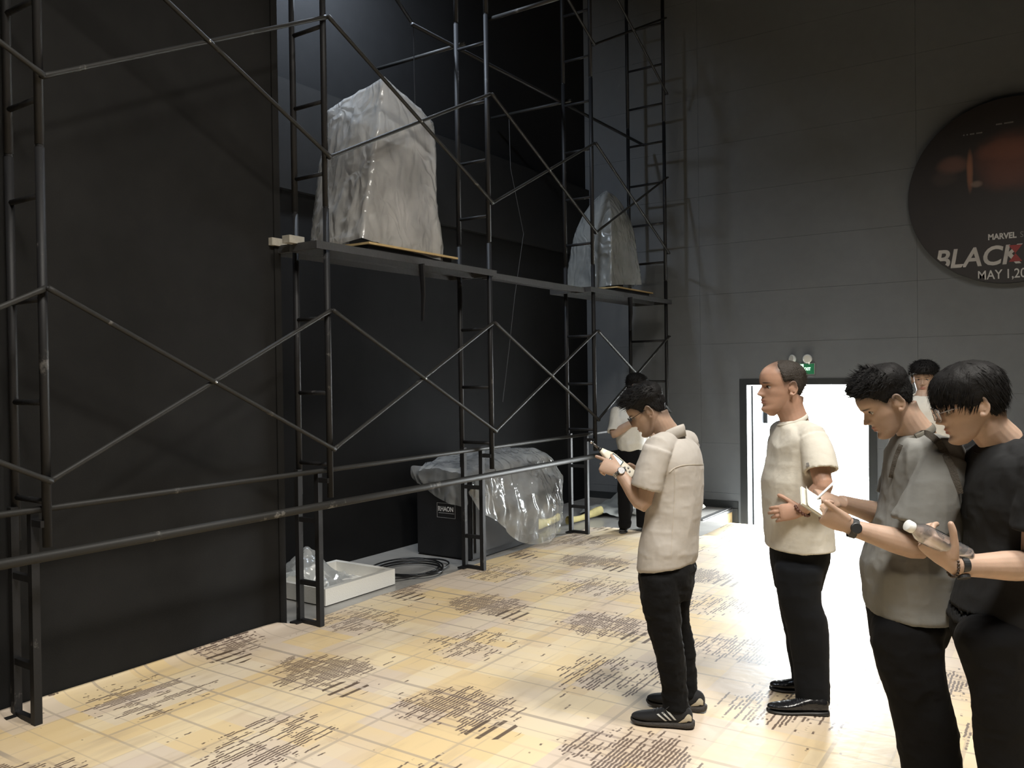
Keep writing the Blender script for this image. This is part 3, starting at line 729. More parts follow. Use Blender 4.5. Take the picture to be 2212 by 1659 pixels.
# ================================================================== things on the stage floor
# black subwoofer under a shiny sheet
bx0, bx1, by0, by1, bz = -5.17, -4.52, 6.06, 7.22, .80
sp = empty('subwoofer', ((bx0+bx1)/2, (by0+by1)/2, 0), 'black floor speaker cabinet with a white lettered badge, half under film', 'speaker')
b = MB(); b.box((bx0, by0, 0.0), (bx1, by1, bz)); me = b.mesh('cabinet'); bm = bmesh.new(); bm.from_mesh(me); bmesh.ops.bevel(bm, geom=bm.edges[:], offset=.012, segments=2, affect='EDGES'); bm.to_mesh(me); bm.free(); link('cabinet', me, M_SPK, sp)
b = MB(); b.box((bx1, by0+.05, .06), (bx1+.012, by1-.05, bz-.06)); b.obj('grille', M_GRILLE, sp)
M_BADGE = mat('badge_print', (.35, .35, .35), .5)
c0 = ONY(944, 1117, by0-.003); c1 = ONY(983, 1089, by0-.003)
b = MB()
X0, X1, Z0, Z1 = c0[0], c1[0], c0[2], c1[2]
for a_, c_ in (((X0, Z0), (X1, Z0+.003)), ((X0, Z1-.003), (X1, Z1)), ((X0, Z0), (X0+.003, Z1)), ((X1-.003, Z0), (X1, Z1)), ((X0+.02, Z0+.042), (X1-.015, Z0+.047))): b.box((a_[0], by0-.003, a_[1]), (c_[0], by0-.0005, c_[1]))
b.obj('badge', M_BADGE, sp)
me = text_mesh('RHAON', .062, .0008, bold=.001); place_text('badge_lettering', me, (X0+.012, by0-.003, Z0+.062), (1, 0, 0), (0, 0, 1), mat('badge_white', (.8, .8, .8), .5), sp, .82)
# shiny sheet: over the top, down the front (towards +x) and billowing past the far end
def sheet(name, grid, label, m, amp, seed, cat='plastic sheet', sc=5.0, sub=2):
    nv, nu = len(grid), len(grid[0]); b = MB()
    b.add([p for r in grid for p in r], [(j*nu+i, j*nu+i+1, (j+1)*nu+i+1, (j+1)*nu+i) for j in range(nv-1) for i in range(nu-1)])
    me = b.mesh(name, True); o = bpy.data.objects.new('t', me); col.objects.link(o)
    s = o.modifiers.new('s', 'SUBSURF'); s.levels = sub; s.render_levels = sub
    out = bpy.data.meshes.new_from_object(o.evaluated_get(bpy.context.evaluated_depsgraph_get())); bpy.data.objects.remove(o)
    a = coords(out); n_ = normals(out); q = a*np.array((sc, sc, sc*.6))+seed
    d = amp*(ridge(q)*.8+ridge(q*2.3+3)*.45+ridge(q*5+9)*.2)
    a = a+n_*d[:, None]; a[:, 2] = np.maximum(a[:, 2], .012); set_coords(out, a)
    out.polygons.foreach_set('use_smooth', [True]*len(out.polygons))
    return tag(link(name, out, m), label, cat)
grid = []
prof = [ # (y, z top, bulge x out, hem z, back x)
    (5.99, .80, .03, .62), (6.10, .84, .04, .42), (6.30, .86, .07, .36), (6.45, .88, .10, .16), (6.62, .90, .16, .06), (6.85, .92, .20, .03), (7.10, .92, .23, .03), (7.30, .90, .22, .10), (7.45, .84, .16, .16), (7.52, .62, .06, .20)]
for y, zt, bo, hz in prof:
    row = []
    for t in np.linspace(0, 1, 13):
        if t < .35: u = t/.35; row.append((bx0+.05+(bx1-bx0-.03)*u, y, zt+.02*math.sin(u*9+y*7)))
        else:
            u = (t-.35)/.65; row.append((bx1+.03+bo*math.sin(min(1, u*1.25)*math.pi*.62)+.02*math.sin(u*8+y*9), y+.05*u*math.sin(y*5), zt-(zt-hz)*u))
    grid.append(row)
sheet('film_sheet', grid, 'shiny clear film sheet draped over the black floor speaker', M_FILM3, .026, 1.7)
# flap of the same kind of film over the cabinet's near side
g2 = []
for s in np.linspace(0, 1, 7):
    x = bx0-.03+(bx1-.01-bx0+.03)*s; hem = .74-.25*math.sin(math.pi*min(.5, s*.5+.04))
    g2.append([(x, by0-.02-.02*math.sin(t*3), .835-(.835-hem)*t) for t in np.linspace(0, 1, 6)])
sheet('film_flap', g2, 'clear film flap hanging down the lettered side of the floor speaker', M_FILM3, .012, 4.2)

# white foam tray with a clear bag
M_FOAM = mat('white_foam', (.80, .78, .72), .7, bump=.25, bscale=120)
fx0, fx1, fy0, fy1, fh, fw = -5.22, -4.555, 4.30, 5.06, .125, .05
tr_ = empty('foam_tray', ((fx0+fx1)/2, (fy0+fy1)/2, 0), 'white foam packing tray on the floor beside the black wall', 'tray')
b = MB(); b.box((fx0, fy0, .002), (fx1, fy1, .035)); b.obj('base', M_FOAM, tr_)
for a_, c_ in (((fx0, fy0), (fx1, fy0+fw)), ((fx0, fy1-fw), (fx1, fy1)), ((fx0, fy0+fw), (fx0+fw, fy1-fw)), ((fx1-fw, fy0+fw), (fx1, fy1-fw))):
    b = MB(); b.box((a_[0], a_[1], .035), (c_[0], c_[1], fh)); b.obj('rim', M_FOAM, tr_)
gr = []
for v in np.linspace(0, 1, 9):
    row = []
    for u in np.linspace(0, 1, 10):
        x = fx0+.03+(fx1-fx0-.09)*v; y = fy0+.03+(fy1-fy0-.10)*u
        z = .05+.33*math.exp(-(((u-.33)/.17)**2+((v-.42)/.26)**2))+.20*math.exp(-(((u-.05)/.2)**2+((v-.35)/.3)**2))+.05*math.sin(u*9)*math.sin(v*8)
        row.append((x, y, max(z, .04)))
    gr.append(row)
sheet('film_bag', gr, 'clear crumpled film bag lying in the white foam tray', M_FILM4, .022, 6.3, 'plastic bag', 7.0)
# coiled black cable
b = MB(); pts = []
for k in range(150):
    a = k/150*2*math.pi*3.6
    pts.append((-4.78+(.27+.05*math.sin(a*.37))*math.cos(a)+.04*math.sin(a*.21), 5.48+(.31+.06*math.cos(a*.53))*math.sin(a)+.05*math.cos(a*.31), .012+.006*(1+math.sin(a*1.3))))
b.tube(pts, .008, 6); tag(b.obj('coiled_cable', M_BLACKPL, None, True), 'black cable lying in loose coils on the dusty floor', 'cable')
# second thin cable loop
# heap of pale film and yellow offcuts behind the far stacks
gr = [[(-4.95+.75*v, 8.75+1.15*u, .02+.30*math.exp(-(((u-.62)/.22)**2+((v-.52)/.30)**2))+.06*abs(math.sin(u*6+v*4))) for u in np.linspace(0, 1, 9)] for v in np.linspace(0, 1, 8)]
sheet('film_heap', gr, 'pale heap of film piled on the floor by the grey wall corner', mat('dusty_white_film', (.48, .48, .44), .5, bump=.3, bscale=20), .03, 2.2, 'plastic sheet')
M_YEL = mat('yellow_underlay', (.50, .42, .17), .8, var=.25, vscale=10, bump=.4, bscale=60)
def roll(y0, x0, y1, x1, r, label, seed):
    b = MB(); n = 40; pts = []; 
    prof = [(math.cos(a)*rr, math.sin(a)*rr) for a, rr in ((k/26*2*math.pi*1.7, r*(.45+.55*k/26)) for k in range(27))]
    rs = []
    for i in range(11):
        t = i/10; x = x0*(1-t)+x1*t; y = y0*(1-t)+y1*t; s = 1+.25*math.sin(seed+t*5)
        rs.append([(x+.6*px_*s, y+.2*px_*s, max(.006, r*.9*s+py_*s)) for px_, py_ in prof])
    vs = [p for r_ in rs for p in r_]; m_ = len(prof)
    b.add(vs, [(i*m_+k, i*m_+k+1, (i+1)*m_+k+1, (i+1)*m_+k) for i in range(10) for k in range(m_-1)])
    tag(b.obj('carpet_offcut', M_YEL, None, True), label, 'offcut')
roll(7.35, -4.72, 8.15, -4.85, .065, 'curled yellow carpet offcut on the floor behind the shiny film', 1.0)
roll(8.05, -4.66, 8.75, -4.62, .055, 'smaller curled yellow offcut beside the pale film heap', 3.0)
gr = [[(-4.2+.9*v, 8.45+1.0*u, .012+.02*abs(math.sin(u*7+v*5))) for u in np.linspace(0, 1, 8)] for v in np.linspace(0, 1, 7)]
b = MB(); b.ball((-3.92, 9.72, .045), (.22, .1, .05), 16, 8); me = b.mesh('folded_sheet', True); fold(me, .012, 14)
tag(link('folded_sheet', me, mat('pale_cloth', (.50, .47, .42), .8)), 'pale folded cloth lying on the stage edge by the grey wall', 'cloth')
# ================================================================== people
def skin_material(name, color, lip):
    m = bpy.data.materials.new(name); m.use_nodes = True; nt = m.node_tree; N = NT(nt); b = nt.nodes['Principled BSDF']
    tc = N.n('ShaderNodeTexCoord'); V = tc.outputs['Object']
    c = N.mix(N.smooth(N.noise(V, 14.0, 5), .3, .7), tuple(q*.9 for q in color), tuple(min(1, q*1.08) for q in color))
    at = N.n('ShaderNodeAttribute'); at.attribute_name = 'tint'; sp = N.n('ShaderNodeSeparateColor'); nt.links.new(at.outputs['Color'], sp.inputs[0])
    c = N.mix(sp.outputs[0], c, lip); c = N.mix(N.mul(sp.outputs[1], .75), c, (.035, .028, .025))
    c = N.mix(N.mul(sp.outputs[2], .9), c, (.020, .016, .014))
    nt.links.new(c, b.inputs['Base Color']); b.inputs['Roughness'].default_value = .48; b.inputs['Specular IOR Level'].default_value = .35
    b.inputs['Subsurface Weight'].default_value = .12; b.inputs['Subsurface Radius'].default_value = (1, .35, .2); b.inputs['Subsurface Scale'].default_value = .008
    bp = N.n('ShaderNodeBump'); bp.inputs['Strength'].default_value = .12; bp.inputs['Distance'].default_value = .002
    nt.links.new(N.noise(V, 260.0, 3), bp.inputs['Height']); nt.links.new(bp.outputs[0], b.inputs['Normal'])
    return m
def cloth_material(name, color, rough=.85, weave=900, wr=.35, wscale=11, trans=0.0, tint2=None):
    m = bpy.data.materials.new(name); m.use_nodes = True; nt = m.node_tree; N = NT(nt); b = nt.nodes['Principled BSDF']
    tc = N.n('ShaderNodeTexCoord'); V = tc.outputs['Object']
    c = N.mix(N.noise(V, 40.0, 4), tuple(q*.93 for q in color), tuple(min(1, q*1.05) for q in color))
    nt.links.new(c, b.inputs['Base Color']); b.inputs['Roughness'].default_value = rough; b.inputs['Specular IOR Level'].default_value = .12
    b.inputs['Sheen Weight'].default_value = .02
    h = N.add(N.mul(N.noise(V, wscale, 4, .55), 1.0), N.mul(N.noise(V, weave, 1), .03))
    bp = N.n('ShaderNodeBump'); bp.inputs['Strength'].default_value = wr; bp.inputs['Distance'].default_value = .02
    nt.links.new(h, bp.inputs['Height']); nt.links.new(bp.outputs[0], b.inputs['Normal'])
    return m
SKIN = skin_material('skin', (0.40, 0.275, 0.205), (0.33, 0.14, 0.11))
SKIN_B = skin_material('tanned_skin', (0.40, 0.24, 0.17), (0.28, 0.12, 0.10))
M_HAIR = mat('black_hair', (0.011, 0.0105, 0.0105), .6, spec=.10, bump=.2, bscale=160)
M_HAIRB = mat('thin_brown_black_hair', (0.032, 0.026, 0.021), .6, spec=.3, bump=.5, bscale=220)
M_EYE = mat('eye_white', (.34, .31, .28), .3)
M_IRIS = mat('dark_iris', (.02, .012, .009), .2)
M_LENS = clear_material('spectacle_lens', (.96, .97, .97), .02, 1.6)
M_FRAME = mat('dark_spectacle_frame', (.03, .03, .03), .3, metal=.5)
M_STEELW = mat('steel_watch', (.55, .55, .56), .25, metal=1.0)
M_BLACKR = mat('black_rubber', (.014, .015, .016), .5)
M_PANTS = cloth_material('black_trousers', (.0062, .0062, .0068), .9, 700, .3, 9)
M_PANTSB = cloth_material('charcoal_dress_trousers', (.0085, .0095, .0115), .85, 900, .2, 7)
M_JEANS = cloth_material('washed_black_jeans', (.0065, .0065, .0068), .9, 700, .45, 12)

def interp_smooth(xk, yk, x):
    'monotone cubic through the key points'
    xk, yk, x = (np.asarray(q, float) for q in (xk, yk, x)); h = np.diff(xk); d = np.diff(yk)/h
    m = np.zeros_like(yk); m[1:-1] = np.where(d[:-1]*d[1:] > 0, 2*d[:-1]*d[1:]/(d[:-1]+d[1:]+1e-12), 0); m[0], m[-1] = d[0], d[-1]
    i = np.clip(np.searchsorted(xk, x)-1, 0, len(h)-1); t = (x-xk[i])/h[i]; t2, t3 = t*t, t*t*t
    return (2*t3-3*t2+1)*yk[i]+(t3-2*t2+t)*h[i]*m[i]+(-2*t3+3*t2)*yk[i+1]+(t3-t2)*h[i]*m[i+1]
HZ = [0, .008, .022, .040, .055, .070, .085, .105, .120, .136, .155, .175, .195, .212, .226, .2335, .236]
HFR = [.070, .084, .0895, .0865, .0895, .0885, .0865, .0855, .0850, .0935, .0960, .0925, .0815, .0630, .0360, .0120, -.004]
HBK = [.045, .030, .010, -.010, -.030, -.058, -.078, -.092, -.099, -.1035, -.1055, -.1045, -.0975, -.0825, -.0580, -.030, -.010]
HW = [.018, .030, .043, .0520, .0575, .0620, .0655, .0690, .0720, .0745, .0765, .0765, .0720, .0610, .0430, .0210, .004]
EAR = np.array((0.0, -.014, .112))
def head_pts(th, z, face=True):
    'head surface in head space: th = angle from the right ear over the face, z = height above the chin'
    th, z = np.broadcast_arrays(np.asarray(th, float), np.asarray(z, float))
    f, k, w = interp_smooth(HZ, HFR, z), interp_smooth(HZ, HBK, z), interp_smooth(HZ, HW, z)
    c0 = np.clip(-.012+.06*np.clip((.075-z)/.075, 0, 1)**1.3, k+.004, f-.004)
    c, s = np.cos(th), np.sin(th); e = 2/2.25
    x = w*np.sign(c)*np.abs(c)**e; y = c0+np.where(s > 0, (f-c0)*np.abs(s)**e, -(c0-k)*np.abs(s)**e)
    if face:
        fr = np.clip(s, 0, 1)**.7
        g = lambda a, b_, sx, sz: np.exp(-((np.abs(x)-a)/sx)**2-((z-b_)/sz)**2)*fr
        nose = np.interp(z, [.072, .078, .083, .089, .097, .108, .118, .126, .133], [0, .009, .0255, .0305, .0255, .0180, .0105, .0045, .001])
        wn = np.interp(z, [.078, .086, .100, .125], [.0115, .0110, .0085, .0075])
        y = y+nose*np.exp(-(x/wn)**2)*fr
        y = y+.0100*g(.0138, .0845, .0062, .0065)
        y = y-.0120*g(.030, .1210, .0165, .0100)+.0065*g(.031, .1195, .0125, .0055)
        y = y+.0040*g(.028, .1350, .020, .006)
        y = y+.0075*g(.0, .0605, .0180, .0050)+.0078*g(0, .0485, .0160, .0050)-.0060*g(0, .0545, .022, .0022)
        y = y+.0065*g(0, .018, .017, .012)-.0045*g(0, .037, .018, .006)
        x = x+np.sign(x)*.0035*g(.058, .095, .016, .018)
        y = y+.0030*g(.045, .096, .016, .014)
    return np.stack([x, y, z], -1)
def basis(phi, pitch=0, roll=0):
    phi, pitch, roll = (math.radians(a) for a in (phi, pitch, roll))
    f = -HR*math.cos(phi)+HF*math.sin(phi); r = np.cross(f, ZU)
    f2 = f*math.cos(pitch)-ZU*math.sin(pitch); u2 = ZU*math.cos(pitch)+f*math.sin(pitch)
    r2 = r*math.cos(roll)+u2*math.sin(roll); u3 = u2*math.cos(roll)-r*math.sin(roll)
    return np.stack([r2, f2, u3], 1)
class Head:
    def __init__(s, px, py, d, phi, pitch, roll=0, scale=1.0):
        s.O = PX(px, py, d); s.R = basis(phi, pitch, roll); s.k = scale
    def w(s, p): return s.O+((np.asarray(p, float)-EAR)*s.k)@s.R.T
    def inv(s, q): return ((np.asarray(q, float)-s.O)@s.R)/s.k+EAR
    def add(s, mb):
        nt, nz = 96, 84; th = np.linspace(0, 2*math.pi, nt, endpoint=False); zs = np.concatenate([np.linspace(.0005, .14, 58), np.linspace(.1425, .2358, nz-58)])
        P = s.w(head_pts(th[None, :], zs[:, None]).reshape(-1, 3)).reshape(nz, nt, 3)
        mb.rings([list(map(tuple, r)) for r in P])
        for sx in (-1, 1):
            def E(y, z, o=0): return s.w((sx*(.0725+o+.010*max(0, (.02-y)/.04)), y-.014, z+.112))
            rim = [E(.016*math.cos(a)-.004*math.sin(a)+(-.004 if math.sin(a) < 0 else 0), .030*math.sin(a), .010) for a in np.linspace(.55, 2*math.pi-1.35, 16)]
            mb.tube(rim, [.0035]+[.0046]*13+[.005, .0055], 8)
            mb.tube([E(.009*math.cos(a)-.003, .020*math.sin(a)+.003, .008) for a in np.linspace(.9, 4.6, 9)], .003, 6)
            M_ = np.stack([s.R[:, 0], s.R[:, 1], s.R[:, 2]], 1)
            mb.ball(E(-.002, 0, .000), (.0085*s.k, .0155*s.k, .028*s.k), 12, 8, M_)
            mb.ball(E(.006, -.027, .006), (.005*s.k, .0075*s.k, .008*s.k), 10, 6, M_)
            mb.ball(E(.013, -.002, .004), (.004*s.k, .004*s.k, .007*s.k), 8, 6, M_)
    def tint(s, me, lipw=1.0, stub=None, brow=1.0):
        a = s.inv(coords(me)); x, y, z = a.T; n = len(a)
        fr = (y > .05) & (z > 0) & (z < .24)
        lip = np.exp(-(x/.019)**4)*(np.exp(-((z-.0605)/.0050)**4)+np.exp(-((z-.0490)/.0055)**4))*fr*lipw
        br = np.exp(-((np.abs(x)-.032)/.0185)**4)*np.exp(-((z-.1385-.10*np.clip(.032-np.abs(x), -.02, .02)*.35)/.0036)**4)*fr*brow
        st = np.zeros(n)
        if stub is not None: st = stub(x, y, z)*(z > .0)*(np.abs(x) < .1)*(np.abs(y) < .14)*(z < .24)
        c = np.zeros((n, 4), np.float32); c[:, 0] = np.clip(lip, 0, 1); c[:, 1] = np.clip(st, 0, 1); c[:, 2] = np.clip(br, 0, 1); c[:, 3] = 1
        at = me.color_attributes.new('tint', 'FLOAT_COLOR', 'POINT'); at.data.foreach_set('color', c.ravel())
    def eyes(s, parent, lid=.35):
        for sx in (-1, 1):
            c = np.array((sx*.031, .0636, .1176)); b = MB()
            b.ball(s.w(c), .0118*s.k, 20, 14); e = b.obj('eye', M_EYE, parent, True)
            b = MB(); q = c+np.array((0, .0085, -.0012)); b.ball(s.w(q), (.0052*s.k, .0040*s.k, .0052*s.k), 14, 10, s.R); b.obj('iris', M_IRIS, e, True)
AZ = [0, 20, 40, 55, 68, 80, 95, 110, 125, 145, 165, 180]
def hair(s, parent, zmin, thick, strands, m, n=2600, seed=1, fuzz=.012, r0=.0011, edge=.012, jit=.22, flat=False):
    'hair cap grown off the skull plus loose strands; zmin(az) hairline, thick(az,z,x,y), strands(p,nrm,az)->(dir,len)'
    nt, nz = 120, 76; th = np.linspace(0, 2*math.pi, nt, endpoint=False); zs = np.linspace(.004, .2358, nz)
    T, Z = np.meshgrid(th, zs); P = head_pts(T, Z, False)
    dt, dz = 1e-3, 1e-4
    a_ = head_pts(T+dt, Z, False)-P; b_ = head_pts(T, np.minimum(Z+dz, .236), False)-head_pts(T, np.minimum(Z+dz, .236)-2*dz, False)
    Nn = np.cross(a_, b_); Nn /= np.linalg.norm(Nn, axis=-1, keepdims=True)+1e-12
    az = np.degrees(np.abs(np.arctan2(P[..., 0], P[..., 1]+.012)))
    zm = np.interp(az, AZ, zmin); mk = np.clip((Z-zm)/edge, 0, 1); mk = mk*mk*(3-2*mk)
    lump = vnoise((P*60+seed).reshape(-1, 3)).reshape(T.shape)*.0022+vnoise((P*170+seed).reshape(-1, 3)).reshape(T.shape)*.0012
    tk = mk*(thick(az, Z, P[..., 0], P[..., 1])+lump)-.0045*(1-mk)
    Q = P+Nn*tk[..., None]
    W = s.w(Q.reshape(-1, 3)).reshape(nz, nt, 3)
    b = MB(); b.rings([list(map(tuple, r)) for r in W]); me = b.mesh('hair', True)
    rg = np.random.RandomState(seed); ok = np.argwhere(mk > .35); V, Fc = [], []
    pick = ok[rg.randint(0, len(ok), n)]
    for j, k in pick:
        p = Q[j, k]-Nn[j, k]*.003+rg.randn(3)*.0015; d, L = strands(P[j, k], Nn[j, k], az[j, k])
        if L <= 0: continue
        d = np.array(d, float); dn = d@Nn[j, k]; d = d-Nn[j, k]*dn*(.85 if flat else 0)+rg.randn(3)*jit; d /= np.linalg.norm(d)+1e-9; L *= rg.uniform(.55, 1.15)
        side = np.cross(d, Nn[j, k]); side /= np.linalg.norm(side)+1e-9; up = np.cross(side, d)
        i0 = len(V); r = r0*rg.uniform(.8, 1.7)
        for t in (0, .5, 1.0):
            c = p+d*L*t-np.array((0, 0, 1))*L*.22*t*t; rr = r*(1-.8*t)
            V += [c+side*rr, c+up*rr*.7, c-side*rr]
        for t in (0, 3):
            for q in range(3):
                l = (q+1) % 3; Fc.append((i0+t+q, i0+t+l, i0+t+3+l, i0+t+3+q))
    b2 = MB(); b2.v = list(map(tuple, np.array(b.v))); b2.f = b.f; b2.add(s.w(np.array(V)), Fc)
    return b2.obj('hair', m, parent, True)

# ---- body sections seen from the camera: an upright ellipse whose outline spans xl..xr at image height y
def ring(y, xl, xr, d, phi, ratio, n=48, e=2.3, tilt=0.0):
    ph = math.radians(phi); f = -HR*math.cos(ph)+HF*math.sin(ph); sd = np.cross(f, ZU)
    h = (xr-xl)/2*d/F; a = h/math.sqrt((f@HR)**2+(ratio*(sd@HR))**2); w = a*ratio; c = PX((xl+xr)/2, y, d)
    out = []
    for k in range(n):
        t = 2*math.pi*k/n; ct, st = math.cos(t), math.sin(t)
        u = np.sign(ct)*abs(ct)**(2/e)*w; v = np.sign(st)*abs(st)**(2/e)*a
        out.append(tuple(c+sd*u+f*v+ZU*(tilt*v)))
    return out
def rings_from(spec, d, phi, n=48, e=2.3):
    'spec rows (y, xl, xr, ratio[, depth, tilt]); inserts smooth in-betweens'
    sp = [tuple(r)+((d, 0.0)[len(r)-4:] if len(r) < 6 else ()) for r in spec]
    A = np.array([[r[0], r[1], r[2], r[3], r[4], r[5]] for r in sp], float); t = np.arange(len(A)); tt = np.linspace(0, len(A)-1, (len(A)-1)*4+1)
    B = np.stack([interp_smooth(t, A[:, k], tt) for k in range(6)], 1)
    return [ring(q[0], q[1], q[2], q[4], phi, q[3], n, e, q[5]) for q in B]
def hollow(mb, pts, rad, seg=26, flat=1.0, side=None, wall=.011, depth=.04):
    'sleeve or trouser leg: tube whose far end is open'
    pts = [np.array(p, float) for p in pts]; t = pts[-1]-pts[-2]; t /= np.linalg.norm(t)
    P = pts+[pts[-1]-t*.002, pts[-1]-t*depth]; R_ = list(rad)+[rad[-1]-wall, rad[-1]-wall-.004]
    # ring directions must follow the outer tube, so build by hand
    rs = []; prev = None
    for i, p in enumerate(P):
        j = min(i, len(pts)-1); tt = pts[min(j+1, len(pts)-1)]-pts[max(j-1, 0)]; tt /= np.linalg.norm(tt)
        s_ = np.array(side, float) if side is not None else (prev if prev is not None else (np.array((0, 0, 1.)) if abs(tt[2]) < .9 else np.array((1., 0, 0))))
        s_ = s_-tt*(s_@tt); s_ /= np.linalg.norm(s_); prev = s_; bb = np.cross(tt, s_)
        rs.append([tuple(p+R_[i]*(math.cos(a)*s_+flat*math.sin(a)*bb)) for a in (2*math.pi*k/seg for k in range(seg))])
    mb.rings(rs)
def spline(pts, rad, k=4):
    pts = np.array(pts, float); n = len(pts); t = np.arange(n); tt = np.linspace(0, n-1, (n-1)*k+1)
    return [tuple(q) for q in np.stack([interp_smooth(t, pts[:, i], tt) for i in range(3)], 1)], list(interp_smooth(t, np.array(rad, float), tt))
def arm(mb, sh, el, wr, k=1.0):
    sh, el, wr = (np.array(q, float) for q in (sh, el, wr)); u, f = el-sh, wr-el
    P, R_ = spline([sh, sh+u*.35, sh+u*.75, el, el+f*.28, el+f*.65, wr], [.050*k, .048*k, .042*k, .040*k, .0425*k, .034*k, .0275*k], 3)
    mb.tube(P, R_, 18); return f/np.linalg.norm(f)
def unit(v): v = np.array(v, float); return v/np.linalg.norm(v)
def hand(mb, W, d, back, left, curl, k=1.0, spread=.05, thumb=(.55, .75, -.25), tcurl=(.2, .3), flex=0.0, tips=None):
    '''W wrist, d towards the knuckles, back = out of the back of the hand, left = left hand.
    curl: per finger (index..little) triples of joint bends in radians'''
    d = unit(d); back = np.array(back, float); back = unit(back-d*(back@d)); s = np.cross(d, back)*(1 if left else -1)
    # s points to the thumb side
    W = np.array(W, float); sec = [(-.012, .027, .021), (.012, .030, .0205), (.035, .0375, .0195), (.065, .0415, .0170), (.090, .0415, .0145), (.102, .036, .0105)]
    rs = []
    for t, w_, h_ in sec:
        rs.append([tuple(W+d*t*k+s*(.002*k)+s*math.cos(a)*w_*k+back*math.sin(a)*h_*k) for a in (2*math.pi*q/20 for q in range(20))])
    mb.rings(rs)
    out = []
    for q, (off, ln, r) in enumerate(((.0285, .072, .0098), (.0095, .080, .0102), (-.0100, .074, .0098), (-.0285, .058, .0086))):
        p = W+d*(.088-.004*abs(q-1))*k+s*off*k; dd = unit(d+s*spread*(1.5-q)); pts = [p-dd*.012*k, p]; rad = [r*1.02*k, r*1.08*k]
        ang = 0
        for seg, fr in enumerate((.46, .30, .24)):
            ang += curl[q][seg]; v = dd*math.cos(ang)-back*math.sin(ang)
            m_ = pts[-1]+v*ln*fr*k*.5; e_ = pts[-1]+v*ln*fr*k; pts += [m_, e_]; rad += [r*(.96-.06*seg)*k, r*(1.0-.10*seg)*k]
        pts.append(pts[-1]+unit(pts[-1]-pts[-2])*.005*k); rad.append(r*.45*k)
        mb.tube(pts, rad, 12); out.append((np.array(pts[-1]), unit(pts[-1]-pts[-2]), r*k))
    a, b_, c = thumb; v = unit(d*a+s*b_+back*c); p = W+d*.022*k+s*.022*k; v1 = unit(v*math.cos(tcurl[0])+d*math.sin(tcurl[0])); v2 = unit(v1*math.cos(tcurl[1])+d*math.sin(tcurl[1])-back*.1)
    pts = [p, p+v*.022*k, p+v*.044*k]; pts += [pts[-1]+v1*.017*k, pts[-1]+v1*.034*k]; e = pts[-1]; pts += [e+v2*.014*k, e+v2*.026*k, e+v2*.031*k]
    mb.tube(pts, [.0165*k, .0150*k, .0120*k, .0108*k, .0108*k, .0104*k, .0086*k, .0045*k], 12); out.append((np.array(pts[-1]), v2, .0095*k))
    return out
CURL0 = [(.25, .35, .25), (.3, .4, .25), (.35, .45, .3), (.4, .45, .3)]
GRIP = [(.75, .95, .5), (.8, 1.0, .5), (.85, 1.0, .5), (.9, 1.0, .5)]
FIST = [(1.1, 1.4, .7)]*4
def watch(parent, p, axis, face, r, strap, case, name='wristwatch', w=.009, links=0):
    axis = unit(axis); face = unit(np.array(face)-axis*(np.array(face)@axis)); s = np.cross(axis, face)
    b = MB(); n = 28
    rs = [[tuple(p+(face*math.cos(a)*.82+s*math.sin(a))*(r+o)+axis*t) for t, o in ((-w, 0), (w, 0), (w, .003), (-w, .003))] for a in (2*math.pi*q/n for q in range(n))]
    b.rings(rs, closed=True); o = b.obj(name, strap, parent)
    if links:
        for q in range(links):
            a = 2*math.pi*q/links; c = p+(face*math.cos(a)*.82+s*math.sin(a))*(r+.004); b = MB(); b.obox(c, axis*w*1.05, unit(face*math.cos(a)+s*math.sin(a))*.0016, np.cross(axis, unit(face*math.cos(a)+s*math.sin(a)))*.0034); b.obj('link', case, o)
    b = MB(); c = p+face*(r*.82+.004); b.tube([c, c+face*.007, c+face*.009], [.018, .018, .0155], 20); b.obj('case', case, o)
    return o
def glasses(hd, parent, rim_r=(.026, .020), yy=.101, fm=M_FRAME, zc=.1165, lensm=M_LENS):
    b = MB()
    def loop(sx): return [hd.w((sx*.034+rim_r[0]*np.sign(math.cos(a))*abs(math.cos(a))**.8, yy-.004*abs(math.cos(a))-.35*(sx*.034+rim_r[0]*math.cos(a))**2, zc+rim_r[1]*np.sign(math.sin(a))*abs(math.sin(a))**.8)) for a in np.linspace(0, 2*math.pi, 25)]
    for sx in (-1, 1): b.tube(loop(sx), .0014*hd.k, 6)
    b.tube([hd.w((-.009, yy, zc+.006)), hd.w((0, yy+.003, zc+.009)), hd.w((.009, yy, zc+.006))], .0014*hd.k, 6)
    for sx in (-1, 1):
        b.tube([hd.w((sx*.060, yy-.006, zc+.008)), hd.w((sx*.071, yy-.014, zc+.010)), hd.w((sx*.0775, .02, zc+.012)), hd.w((sx*.0785, -.012, zc+.012)), hd.w((sx*.077, -.032, zc-.012))], .0016*hd.k, 6)
    o = b.obj('glasses', fm, parent, True)
    for sx in (-1, 1):
        b = MB(); lp = loop(sx)[:-1]; b.add(lp, [tuple(range(len(lp)))]); b.add([np.array(p)-hd.R[:, 1]*.0015 for p in lp], [tuple(range(len(lp)-1, -1, -1))]); b.obj('lens', lensm, o)
    return o
